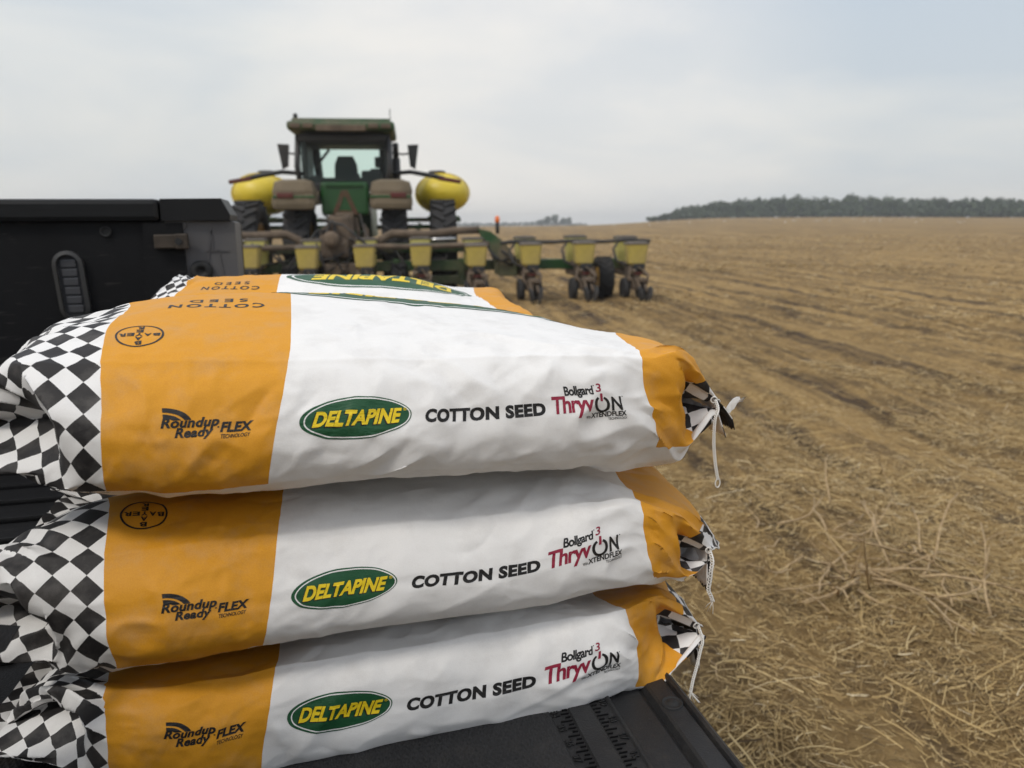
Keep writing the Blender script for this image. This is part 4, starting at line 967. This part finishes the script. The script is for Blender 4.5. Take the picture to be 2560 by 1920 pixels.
# chassis and hood
m = MB(); m.box((0, .3, 1.05), (.62, 2.2, .62), bev=.05); m.box((0, 2.7, 1.0), (.5, 2.8, .5), bev=.05); m.box((0, -.55, .95), (.5, .5, .7), bev=.04)
m.tube([(-2.25, 0, .975), (2.25, 0, .975)], .10, 12); m.box((0, 3.05, .72), (1.7, .22, .2), bev=.03)
m.build('chassis', M_GRN, tr)
m = MB(); m.prism([(.95, 1.35), (.95, 2.15), (1.8, 2.12), (3.6, 1.95), (4.2, 1.75), (4.3, 1.2), (1.2, 1.2)], -.42, .42, 'X'); m.build('hood', M_GRN2, tr)
m = MB(); m.box((0, -.30, 1.98), (.93, .5, .64), bev=.06); m.box((0, -.56, 2.24), (.70, .05, .07), bev=.015)
rp = m.build('rear_panel', M_GRN2, tr)
m = MB()
A = [(-.26, 1.66), (.26, 1.66), (.06, 2.14), (-.06, 2.14)]; B = [(-.13, 1.75), (.13, 1.75), (.015, 2.02), (-.015, 2.02)]
va = [m.bm.verts.new((x, -.565, z)) for x, z in A]; vb = [m.bm.verts.new((x, -.565, z)) for x, z in B]; vc = [m.bm.verts.new((x, -.552, z)) for x, z in A]
for k in range(4): m.bm.faces.new((va[k], va[(k+1) % 4], vb[(k+1) % 4], vb[k])); m.bm.faces.new((va[k], vc[k], vc[(k+1) % 4], va[(k+1) % 4]))
m.build('warning_triangle', M_SMV, rp)
for s_ in (-1, 1):
    wheel('rear_wheel', tr, (s_*.95, 0, .975), .985, .50, .56, 22); wheel('rear_wheel', tr, (s_*1.94, 0, .975), .985, .50, .56, 22)
    wheel('front_wheel', tr, (s_*.97, 3.05, .72), .73, .42, .40, 18)
    # fender
    m = MB(); pr = []
    for a in range(62, 138, 8): pr.append((1.10*math.cos(R(a)), .98+1.12*math.sin(R(a))))
    pr = [(y, z+.12) for y, z in pr]; lo = [(y*.94, z-.06) for y, z in pr][::-1]
    m.prism(pr+lo, s_*.50, s_*1.32, 'X')
    m.box((s_*.92, -.98, 1.90), (.82, .26, .30), bev=.11); m.box((s_*.92, -.80, 2.10), (.82, .52, .46), bev=.22)
    fe = m.build('fender', M_FEND, tr)
    m = MB(); m.box((s_*.90, -1.105, 1.995), (.78, .02, .045)); m.build('stripe', M_GRN2, fe)
    m = MB(); m.box((s_*1.06, -1.11, 2.02), (.30, .05, .10), bev=.02); m.build('tail_lamp', M_REDL, fe)
    # mirror on its arm
    m = MB(); m.tube([(s_*.88, 1.2, 3.02), (s_*1.15, 1.25, 2.98), (s_*1.34, 1.22, 3.0)], .02, 6); m.prism([(s_*1.30, 2.72), (s_*1.42, 2.66), (s_*1.50, 3.18), (s_*1.26, 3.17)], 1.14, 1.25); m.build('mirror', M_BLK, tr)
    # tank cradled beside the hood
    m = MB(); tx = s_*2.02; prof = [(.02, -.92), (.42, -.88), (.80, -.72), (.97, -.45), (1.0, -.15), (1.0, .15), (.97, .45), (.80, .72), (.42, .88), (.02, .92)]
    T = Matrix.Translation((tx, 2.15, 2.17)) @ Matrix.Rotation(R(-90), 4, 'X') @ Matrix.Diagonal((.61, .44, 1.05, 1))
    m.lathe(prof, 40, T); m.box((tx, 1.9, 1.74), (.34, .8, .22), bev=.05, taper=.6)
    for dy in (-.45, .45): m.lathe([(.60, -.03), (.625, -.03), (.625, .03), (.60, .03)], 40, Matrix.Translation((tx, 2.15+dy, 2.17)) @ Matrix.Rotation(R(-90), 4, 'X') @ Matrix.Diagonal((1.0, .72, 1, 1)), close=True)
    tk = m.build('liquid_tank', M_TANK, tr)
    m = MB(); m.lathe([(.2, 0), (.2, .07), (.16, .09), (.02, .09)], 20, Matrix.Translation((tx-s_*.1, 2.1, 2.60))); m.build('tank_lid', M_BLK, tk)
    m = MB(); m.box((s_*1.5, 2.15, 1.58), (1.9, .12, .10), bev=.02); m.box((s_*2.02, 2.15, 1.62), (.70, 1.6, .07), bev=.02); m.box((s_*1.3, 1.7, 1.42), (1.6, .10, .10), bev=.02)
    m.tube([(s_*1.5, 2.0, 1.5), (s_*1.3, 2.0, 1.0), (s_*.5, 2.1, .95)], .05, 6); m.build('tank_bracket', M_GRN, tr)
    # warning lamp arm reaching over the tank
    m = MB(); m.tube([(s_*.80, .3, 2.50), (s_*1.3, .25, 2.54), (s_*1.75, .2, 2.46), (s_*2.0, .2, 2.40)], [.04, .045, .05, .05], 8); ar = m.build('lamp_arm', M_BLK, tr)
    m = MB(); m.box((s_*2.12, .18, 2.37), (.46, .06, .085), rot=(0, s_*R(9), 0), bev=.02); m.build('side_lamp', M_REDL, ar)
# cab
m = MB()
for s_ in (-1, 1):
    m.tube([(s_*.84, -.42, 2.12), (s_*.90, -.40, 2.6), (s_*.86, -.34, 3.2)], .055, 8); m.tube([(s_*.88, .6, 2.0), (s_*.90, .6, 3.2)], .045, 8); m.tube([(s_*.62, 1.55, 2.0), (s_*.70, 1.45, 3.2)], .05, 8)
m.box((0, -.40, 2.20), (1.66, .10, .16), bev=.02); m.box((0, -.36, 3.14), (1.72, .08, .12), bev=.02); m.box((0, .6, 1.98), (1.7, 2.0, .12), bev=.03); m.box((0, .55, 3.20), (1.66, 1.8, .06)); m.box((0, .9, 3.15), (1.60, 1.1, .12), bev=.04)
for s_ in (-1, 1): m.box((s_*.80, .75, 2.62), (.07, 1.1, 1.1), bev=.02); m.box((s_*.70, 1.38, 2.6), (.12, .10, 1.1), bev=.02)  # dark panels added inside the side windows to make the cab interior look dim
m.box((0, -.33, 2.33), (1.5, .05, .12)); m.box((-.55, .9, 2.85), (.05, .05, .5), rot=(0, .7, 0))
if True: pass
m.box((.52, .2, 2.38), (.40, .8, .32), bev=.05); m.box((-.58, .1, 2.32), (.25, .7, .25), bev=.05); m.box((0, 1.2, 2.3), (.42, .3, .55), bev=.06)
m.tube([(-.17+.17*math.cos(a)+.17, 1.0-.08*math.sin(a), 2.62+.17*math.sin(a)) for a in [2*math.pi*k/16 for k in range(17)]], .017, 6)
m.box((.64, .5, 2.75), (.14, .12, .22), bev=.03); m.box((.55, .9, 2.55), (.2, .1, .2), bev=.03)
m.build('cab_frame_dark_panels', M_BLK, tr)
m = MB(); m.box((0, .42, 3.35), (2.06, 2.15, .17), bev=.07); m.box((0, .42, 3.45), (1.9, 1.9, .10), bev=.045); m.box((-.62, .3, 3.49), (.5, 1.3, .06), bev=.025); m.box((.66, .3, 3.49), (.5, 1.3, .06), bev=.025)
rf = m.build('roof', M_GRN, tr)
m = MB(); m.box((0, -.65, 3.30), (.95, .05, .12), bev=.02)
for x in (-.86, -.62, .62, .86): m.box((x, -.66, 3.34), (.19, .06, .09), bev=.02)
m.build('work_lamps', M_BRN, rf)
m = MB(); m.tube([(-.93, .0, 3.44), (-.93, 0, 3.62)], .03, 8); m.lathe([(.045, 0), (.045, .08), (.02, .1)], 10, Matrix.Translation((-.93, 0, 3.55))); m.build('beacon', M_BLK, rf)
m = MB(); m.lathe([(.07, 0), (.06, .06), (.02, .08)], 12, Matrix.Translation((.05, .9, 3.5))); m.build('receiver', M_BLK, rf)
m = MB(); m.tube([(.93, .2, 3.46), (.93, .2, 3.78)], .009, 6); m.build('antenna', M_BLK, rf)
for nm, pts in (('rear_window', [(-.80, -.42, 2.27), (.80, -.42, 2.27), (.82, -.38, 3.10), (-.82, -.38, 3.10)]), ('windscreen', [(-.62, 1.55, 2.05), (.62, 1.55, 2.05), (.70, 1.46, 3.16), (-.70, 1.46, 3.16)]),
                ('side_window', [(.89, -.36, 2.1), (.89, .58, 2.1), (.90, .58, 3.16), (.87, -.32, 3.16)]), ('side_window', [(-.89, -.36, 2.1), (-.89, .58, 2.1), (-.90, .58, 3.16), (-.87, -.32, 3.16)]),
                ('side_window', [(.88, .62, 2.1), (.64, 1.52, 2.1), (.71, 1.44, 3.16), (.90, .62, 3.16)]), ('side_window', [(-.88, .62, 2.1), (-.64, 1.52, 2.1), (-.71, 1.44, 3.16), (-.90, .62, 3.16)])):
    m = MB(); m.bm.faces.new([m.bm.verts.new(p) for p in pts]); m.build(nm, M_GLASS, tr)
m = MB(); m.box((0, .38, 2.28), (.5, .5, .14), bev=.05); m.prism([(-.24, 2.25), (.24, 2.25), (.22, 2.68), (.15, 2.84), (-.15, 2.84), (-.22, 2.68)], .10, .22); m.build('driver_seat', M_SEAT, tr)
m = MB(); m.tube([(1.0, 1.35, 1.6), (1.0, 1.35, 3.1), (1.0, 1.28, 3.2)], .065, 12); m.tube([(1.0, 1.35, 2.2), (1.0, 1.35, 2.9)], .09, 12); m.build('exhaust_stack', M_BLK, tr)
m = MB()
for y in (.9, 1.3): m.tube([(1.22, y, .7), (1.16, y, 1.9), (1.12, y, 2.3), (1.05, y, 2.32)], .028, 6)
for z in (.75, 1.1, 1.45, 1.8): m.box((1.2, 1.1, z), (.24, .42, .04))
m.build('steps', M_BLK, tr)
# hitch and lift arms
m = MB()
for s_ in (-1, 1):
    m.tube([(s_*.34, -.55, 1.45), (s_*.42, -1.0, 1.35), (s_*.44, -1.15, .8)], .05, 8); m.tube([(s_*.3, -.4, .62), (s_*.45, -1.25, .7)], .06, 8); m.tube([(s_*.28, -.8, 1.1), (s_*.2, -.7, 1.6)], .05, 8)
m.tube([(0, -.6, 1.2), (0, -1.4, 1.15)], .06, 10); m.box((0, -.72, 1.5), (.36, .3, .40), bev=.04); m.box((.0, -1.0, .62), (.16, 1.2, .1), bev=.02)
m.build('lift_arms', M_BRN, tr)

# ---- planter
gzp = float(ground_z(np.array(Cx+2.5*hy), np.array(Cy-2.5*hx)))
pl = thing('row_planter', 'green row crop planter with yellow seed hoppers, coupled behind the tractor', 'planter', (Cx, Cy, gzp), -HD)
SP = .965
m = MB(); m.box((0, .95, .62), (11.5, .18, .19), bev=.015); m.box((0, .95, .36), (5.4, .16, .16), bev=.015)
for x in (-2.2, -1.0, 1.0, 2.2): m.box((x, .95, .5), (.12, .22, .5), bev=.01)
m.box((0, 1.2, .66), (.34, .8, .24), bev=.02)
for s_ in (-1, 1): m.box((s_*1.55, 1.12, .95), (2.1, .16, .17), bev=.02)
m.build('toolbar', M_GRN, pl)
for s_ in (-1, 1):
    m = MB(); m.prism([(s_*2.50, 1.30), (s_*2.74, 1.24), (s_*3.02, 1.02), (s_*3.18, .80), (s_*3.20, .46), (s_*2.82, .46), (s_*2.78, .82), (s_*2.58, 1.12)], .68, .84)
    m.box((s_*3.05, .76, .55), (.34, .30, .26), bev=.02); m.tube([(s_*2.95, .60, .80), (s_*2.95, .92, .80)], .07, 12); m.build('wing_hinge', M_GRN, pl)
    m = MB(); m.tube([(s_*.70, .9, .92), (s_*.74, .9, 1.12), (s_*.95, .85, 1.22), (s_*1.6, .82, 1.20), (s_*2.1, .8, 1.26), (s_*2.55, .78, 1.27)], [.07, .075, .075, .07, .07, .07], 10)
    m.tube([(s_*.6, .55, 1.0), (s_*1.4, .5, .98), (s_*2.2, .5, 1.0), (s_*2.7, .55, 1.02)], .05, 8)
    m.build('fold_arm', M_BRN, pl)
    m = MB(); m.tube([(s_*1.5, .70, 1.10), (s_*2.1, .68, 1.12)], .028, 8); m.build('cylinder_rod', M_CHR, pl)
m = MB()
for s_ in (-1, 1):
    m.tube([(s_*.38, 1.0, .3), (s_*.22, .95, 1.1), (s_*.12, 1.0, 1.55)], .07, 8); m.tube([(s_*.5, .7, .5), (s_*.3, .7, 1.15)], .05, 8)
m.box((0, .95, 1.25), (.40, .30, .55), bev=.04); m.box((-.08, .72, .95), (.50, .35, .30), bev=.06); m.box((.02, .8, .5), (.62, .5, .42), bev=.05)
m.lathe([(.05, -.2), (.14, -.18), (.14, .18), (.05, .2)], 20, Matrix.Translation((-.12, .55, 1.13)) @ Matrix.Rotation(R(90), 4, 'X'))
m.build('mast', M_BRN, pl)
gP = np.random.default_rng(12)
for k in range(15):
    x0 = gP.uniform(-1.6, 3.2); m = MB(); m.tube([(x0, .6, gP.uniform(.7, 1.1)), (x0+gP.uniform(.1, .3), .5, gP.uniform(.5, .8)), (x0+gP.uniform(.3, .6), .6, gP.uniform(.6, 1.0))], .022, 6); m.build('hydraulic_hose', M_HOSE, pl)
for k in range(16):
    a = Vector((gP.uniform(-.35, .35), gP.uniform(.8, 1.5), gP.uniform(1.0, 1.65))); b = Vector((gP.uniform(-.75, .85), gP.uniform(.5, .9), gP.uniform(.45, 1.0))); c = (a+b)/2+Vector((gP.normal(0, .2), -.15, gP.uniform(-.1, .35)))
    m = MB(); m.tube([a, a*.6+c*.4, c, c*.4+b*.6, b], .022, 6); m.build('hydraulic_hose', M_HOSE, pl)
m = MB()
m.tube([(2.9, .45, 1.03)]+[(3.1+k*.2, .45, 1.05+.012*math.sin(k*1.3)) for k in range(14)], .034, 8)
for kk in (3.5, 4.5, 5.5): x = kk*SP; m.tube([(x-.2, .45, 1.05), (x-.32, .40, .90), (x-.28, .3, .70), (x-.12, .1, .60)], .024, 6)
m.build('air_hose', M_HOSE, pl)
m = MB(); m.tube([(2.88, .78, 1.20), (2.88, .78, 1.42)], .035, 8); lp = m.build('lamp_post', M_BLK, pl)
m = MB(); m.lathe([(.042, 0), (.045, .03), (.04, .10), (.02, .12)], 14, Matrix.Translation((2.88, .78, 1.40))); m.build('amber_lamp', M_AMB, lp)
for x, y in ((-.92, 1.05), (1.04, 1.05), (4.86, .62)):
    wheel('carrying_wheel', pl, (x, y, .37), .385, .28, .20, 18)
    m = MB(); m.box((x-.2, y, .42), (.06, .14, .30)); m.tube([(x-.2, y, .37), (x+.1, y, .37)], .04, 8); m.build('wheel_bracket', M_BRN, pl)
def hopper(parent, y, ht, mat, xo=0):
    m = MB(); z0, z1 = .68, .68+ht; w0, w1, d0, d1 = .31, .375, .26, .32; lev = [(z0-.06, .20, .18), (z0, w0, d0), (z0+ht*.35, w0+.025, d0+.02), (z1, w1, d1)]; rings = []
    for z, a, b in lev:
        c = .03; P8 = [(-a/2+c, -b/2), (a/2-c, -b/2), (a/2, -b/2+c), (a/2, b/2-c), (a/2-c, b/2), (-a/2+c, b/2), (-a/2, b/2-c), (-a/2, -b/2+c)]
        rings.append([m.bm.verts.new((xo+p, y+q, z)) for p, q in P8])
    for i in range(3):
        for k in range(8): m.bm.faces.new((rings[i][k], rings[i][(k+1) % 8], rings[i+1][(k+1) % 8], rings[i+1][k]))
    m.bm.faces.new(rings[0][::-1]); m.bm.faces.new(rings[3])
    hp = m.build('hopper', mat, parent)
    m = MB(); m.box((xo, y, z1+.012), (w1+.022, d1+.02, .035), bev=.012); m.box((xo, y, z1+.035), (w1-.05, d1-.05, .025), bev=.012); m.build('lid', M_LID, parent)
def row_unit():
    m = MB(); g = np.random.default_rng(3)
    for s_ in (-1, 1):
        m.box((s_*.10, .62, .66), (.022, .62, .07)); m.box((s_*.10, .62, .46), (.022, .62, .07)); m.box((s_*.09, .2, .52), (.02, .34, .30)); m.tube([(s_*.09, .15, .45), (s_*.15, .15, .24)], .025, 6)
        m.tube([(s_*.05, .0, .42), (s_*.05, -.35, .36), (s_*.06, -.58, .2)], .028, 6)
    m.box((0, .9, .6), (.30, .06, .34), bev=.01); m.box((0, .05, .56), (.24, .26, .20), bev=.03); m.box((0, .1, .36), (.14, .26, .34), bev=.03); m.box((.02, -.3, .40), (.15, .36, .06), bev=.01)
    m.tube([(.10, -.1, .58), (.16, -.25, .48), (.10, -.4, .34), (.0, -.45, .42)], .02, 6); m.tube([(-.12, -.08, .62), (-.17, -.2, .45), (-.06, -.42, .22)], .014, 6); m.tube([(.0, -.1, .62), (.05, -.3, .56), (.12, -.42, .42)], .012, 5)
    for k in range(5): m.box((g.uniform(-.12, .12), g.uniform(-.3, 0), g.uniform(.3, .6)), (.07, .05, .06), rot=(g.uniform(0, 1), g.uniform(0, 1), 0), bev=.01)
    u = m.build('row_unit', M_BRN, pl)
    m = MB(); m.box((.03, -.01, .60), (.22, .24, .14), bev=.03); m.build('seed_meter', M_BLK, u)
    m = MB(); m.box((0, -.155, .495), (.15, .02, .035), bev=.008); m.build('red_latch', M_REDL, u)
    hopper(u, .0, .33, M_HOP); hopper(u, .74, .43, M_HOP2)
    for s_ in (-1, 1):
        m = MB(); m.lathe([(.05, -.04), (.15, -.045), (.195, -.055), (.205, 0), (.195, .055), (.15, .045), (.05, .04)], 24, Matrix.Translation((s_*.155, .15, .205)) @ RX); m.build('gauge_wheel', M_TYRE, u)
        m = MB(); m.lathe([(.03, -.02), (.12, -.025), (.15, -.015), (.15, .015), (.12, .025), (.03, .02)], 22, Matrix.Translation((s_*.072, -.62, .15)) @ Matrix.Rotation(R(12)*s_, 4, 'Y') @ RX); m.build('closing_wheel', M_TYRE, u)
    return u
u0_ = row_unit(); kids = [o for o in COL.objects if o.parent == u0_]
units = [u0_]
for k in range(1, 12):
    c = u0_.copy(); COL.objects.link(c); units.append(c)
    for d in kids: e = d.copy(); COL.objects.link(e); e.parent = c
for k, c in enumerate(units): c.location = ((-5.5+k)*SP, 0, .012*math.sin(k*2.1)-.005)

STR_A= [(0.4432, 0.775, -0.2049), (0.4385, 0.771, -0.2075), (0.4321, 0.767, -0.2136), (0.4314, 0.767, -0.23), (0.4317, 0.767, -0.2466), (0.4342, 0.767, -0.2659), (0.4369, 0.767, -0.2806), (0.4395, 0.767, -0.2905)]
STR_B= [(0.4531, 0.785, -0.3953), (0.4445, 0.779, -0.3968), (0.4401, 0.775, -0.4063), (0.4397, 0.775, -0.4192), (0.4371, 0.775, -0.4319), (0.4423, 0.775, -0.4404), (0.4448, 0.775, -0.4486)]
STR_C= [(0.4512, 0.795, -0.5029), (0.441, 0.787, -0.5052), (0.4351, 0.783, -0.5183), (0.4299, 0.78, -0.5348), (0.4226, 0.775, -0.5497), (0.4173, 0.77, -0.5637)]
STR_C2= [(0.4173, 0.77, -0.5621), (0.4236, 0.769, -0.5707), (0.4282, 0.765, -0.576)]
# ------------------------------------------------------------------ sewn mouths of the near sacks: pinked flaps and chain-stitch tails
def flap_mat(name, face_black):
    m = Mat(name); geo = m.n('ShaderNodeNewGeometry'); uvn = m.n('ShaderNodeUVMap'); uvn.uv_map = 'print'; sp = m.n('ShaderNodeSeparateXYZ'); m.l(uvn.outputs[0], sp.inputs[0])
    D = .0295
    a = m.math('FLOOR', m.math('DIVIDE', m.math('ADD', m.math('ADD', sp.outputs[0], sp.outputs[1]), 9.0), D)); b = m.math('FLOOR', m.math('DIVIDE', m.math('ADD', m.math('SUBTRACT', sp.outputs[0], sp.outputs[1]), 9.004), D))
    chk = m.math('GREATER_THAN', m.math('MODULO', m.math('ADD', a, b), 2.0), .5)
    col = m.mix(chk, BLACK, WHITE); inner = BLACK if face_black else WHITE
    paper_finish(m, m.mix(m.math('GREATER_THAN', uvn.outputs[0] if False else sp.outputs[1], 5.0), col, inner)); return m.m
def flap(name, root, S0, prof, length, mat, seed, thick=.0011, start=0.0):
    """two-faced strip along the seam (Y) with a pinked lower edge; the face towards the bag has UV v > 5"""
    g = np.random.default_rng(seed); ny = int(length/.0024); npf = 9
    pr = np.array(prof); s_ = np.concatenate([[0], np.cumsum(np.linalg.norm(np.diff(pr, axis=0), axis=1))]); sl = np.linspace(0, s_[-1], npf)
    px_, pz_ = np.interp(sl, s_, pr[:, 0]), np.interp(sl, s_, pr[:, 1])
    yy = np.linspace(start, start+length, ny); wav = np.cumsum(g.normal(0, .0004, ny)); wav -= np.linspace(wav[0], wav[-1], ny)
    ph = g.uniform(0, 6)
    F = np.zeros((ny, npf, 3))
    for i in range(ny):
        tooth = (.0016 if i % 2 else -.0012) + g.normal(0, .0005); k = sl/s_[-1]
        bend = .004*math.sin(yy[i]*38+ph)+wav[i]*2
        F[i, :, 0] = S0[0]+px_+bend*k**1.5; F[i, :, 1] = S0[1]+yy[i]; F[i, :, 2] = S0[2]+pz_ + np.where(np.arange(npf) == npf-1, tooth, 0)
    n = np.zeros_like(F); d = np.gradient(F, axis=1); n[..., 0] = -d[..., 2]; n[..., 2] = d[..., 0]; n /= np.linalg.norm(n, axis=-1, keepdims=True)
    V_ = np.concatenate([(F-n*thick/2).reshape(-1, 3), (F+n*thick/2).reshape(-1, 3)]); N_ = ny*npf
    qs, us = [], []
    for i in range(ny-1):
        for j in range(npf-1):
            a, b, c, d_ = i*npf+j, (i+1)*npf+j, (i+1)*npf+j+1, i*npf+j+1
            qs.append((a, b, c, d_)); us.append([(yy[i], sl[j]+6), (yy[i+1], sl[j]+6), (yy[i+1], sl[j+1]+6), (yy[i], sl[j+1]+6)])
            qs.append((a+N_, d_+N_, c+N_, b+N_)); us.append([(yy[i], sl[j]), (yy[i], sl[j+1]), (yy[i+1], sl[j+1]), (yy[i+1], sl[j])])
    for i in range(ny-1):
        a, b = i*npf+npf-1, (i+1)*npf+npf-1; qs.append((a, b, b+N_, a+N_)); us.append([(0, 6)]*4)
    for j in range(npf-1):
        a, b = j, j+1; qs.append((a, b, b+N_, a+N_)); us.append([(sl[j], .010)]*4)
    o = link(name, grid_mesh(name, V_, np.array(qs), np.array(us)), mat, root); return o
M_FLW = flap_mat('flap paper, white inside', False); M_FLB = flap_mat('flap paper, dark inside', True)
M_STR = plain('white cotton thread', (.74, .72, .68), .9, .08, 200)
def chain(name, root, pts, loop=True, amp=.0014, rad_=.0007, pitch=.0085, fray=0, seed=0):
    g = np.random.default_rng(seed); m = MB(); P = [Vector(p)+Vector((0, 0, ZC)) for p in pts]
    d = [0]
    for a, b in zip(P[:-1], P[1:]): d.append(d[-1]+(b-a).length)
    n = int(d[-1]/.0009); out = []
    D = np.array(d); A = np.array([tuple(p) for p in P]); t = np.linspace(0, d[-1], n); C = np.stack([np.interp(t, D, A[:, k]) for k in range(3)], 1)
    C = np.stack([np.convolve(np.pad(C[:, k], 6, 'edge'), np.ones(13)/13, 'valid') for k in range(3)], 1)
    for ph in (0, 2*math.pi/3, 4*math.pi/3):
        a = t/pitch*2*math.pi+ph; q = [(C[i, 0]+amp*math.sin(a[i]), C[i, 1]+amp*.6*math.sin(2*a[i]), C[i, 2]+amp*.5*math.cos(a[i])) for i in range(n)]
        m.tube(q, rad_, 5)
    e = Vector(C[-1])
    if loop: m.tube([e+Vector((.0030*math.sin(b)*1.0, 0, -.0052+.0052*math.cos(b))) for b in [2*math.pi*k/14 for k in range(15)]], rad_*1.1, 5)
    for k in range(fray):
        v = Vector((g.normal(0, .35), g.normal(0, .3), -1)).normalized(); m.tube([e, e+v*.008, e+v*.016+Vector((g.normal(0, .003), 0, 0))], rad_*.5, 4)
    return m.build(name, M_STR, root)
def seam_thread(root, sk, seed):
    m = MB(); pts = [tuple(p) for p in sk.at(np.array([(.4735, BH+v) for v in np.linspace(.0, .36, 60)]), np.full((60, 1), .0012))]
    m.tube(pts, .0009, 5); s0 = Vector(pts[0]); m.tube([s0+Vector((.004*math.cos(b)-.002, -.001, .0035*math.sin(b))) for b in [2*math.pi*k/12 for k in range(13)]], .0009, 5)
    return m.build('seam_thread', M_STR, root)
def corner(sk): return sk.at(np.array([(.4745, BH+.001)]), np.zeros((1, 1)))[0]
S0 = corner(sk_top)
flap('sewn_flap', sack_top, S0, [(-.002, .001), (.004, -.018), (.012, -.046)], .34, M_FLW, 1)
flap('sewn_flap', sack_top, S0, [(-.002, .003), (.013, -.012), (.022, -.026), (.024, -.038)], .34, M_FLB, 2, start=.002)
m = MB()
g_ = np.random.default_rng(8); q = Vector((S0[0]+.018, S0[1]+.004, S0[2]-.018)); rows = []
for i in range(5):
    t_ = i/4; rows.append([m.bm.verts.new(q+Vector((.004+.016*t_, .018*(b-.5)*(1-.2*t_), .002+.012*t_+.005*math.sin(3*t_)+.004*math.cos(b*5)))) for b in (0, .25, .5, .75, 1)])
for i in range(4):
    for k in range(4): m.bm.faces.new((rows[i][k], rows[i+1][k], rows[i+1][k+1], rows[i][k+1]))
r_ = bmesh.ops.solidify(m.bm, geom=m.bm.faces[:], thickness=.004)
for f in m.bm.faces: f.smooth = True
m.build('torn_tab', M_WHT, sack_top)
chain('thread_tail', sack_top, [tuple(S0-np.array([.001, .002, ZC]))]+STR_A[1:], seed=1); seam_thread(sack_top, sk_top, 1)
S0 = corner(sk_mid)
flap('sewn_flap', sack_mid, S0, [(-.002, .001), (-.001, -.020), (.004, -.050)], .34, M_FLW, 4)
flap('sewn_flap', sack_mid, S0, [(-.001, .002), (.004, -.020), (.009, -.042), (.007, -.056)], .34, M_FLB, 5, start=.002)
chain('thread_tail', sack_mid, [tuple(S0-np.array([.001, .002, ZC]))]+STR_B[1:], amp=.0020, pitch=.011, fray=4, loop=False, seed=2); seam_thread(sack_mid, sk_mid, 2)
S0 = corner(sk_low)
flap('sewn_flap', sack_low, S0, [(-.003, .001), (-.001, -.022), (.005, -.056)], .32, M_FLB, 7)
flap('sewn_flap', sack_low, S0, [(-.001, .002), (.004, -.030), (.010, -.064)], .32, M_FLW, 8, start=.001)
chain('thread_tail', sack_low, [tuple(S0-np.array([.001, .002, ZC]))]+STR_C[1:], amp=.0015, fray=7, loop=False, seed=3); seam_thread(sack_low, sk_low, 3)
chain('loose_thread', sack_low, STR_C2, amp=.0006, rad_=.0006, loop=False, seed=4)
for s_ in (sack_top, sack_mid, sack_low): settle(s_)

# the rear stack stands on its own lower sacks
for k, (dz, lab) in enumerate(((-.135, 'sack under the one with the whole green oval, behind the near stack'), (-.275, 'bottom sack of the rear stack, on the tailgate behind the near stack'))):
    r2 = sack_rear.copy(); COL.objects.link(r2); r2.location.z += dz; r2['label'] = lab
    for ch in [o for o in COL.objects if o.parent == sack_rear]:
        c = ch.copy(); COL.objects.link(c); c.parent = r2; c.matrix_parent_inverse = ch.matrix_parent_inverse.copy()

# ------------------------------------------------------------------ dusty air
hz = MB(); hz.box((0, 0, 8.0), (2600, 2600, 22)); hm = bpy.data.materials.new('dusty air'); hm.use_nodes = True; hm.node_tree.nodes.clear()
ho = hm.node_tree.nodes.new('ShaderNodeOutputMaterial'); hv = hm.node_tree.nodes.new('ShaderNodeVolumePrincipled'); hv.inputs['Density'].default_value = .0009; hv.inputs['Color'].default_value = (.96, .98, 1.0, 1); hv.inputs['Anisotropy'].default_value = .2
hm.node_tree.links.new(hv.outputs[0], ho.inputs['Volume']); h_ = hz.build('haze', hm); tag(h_, kind='stuff')
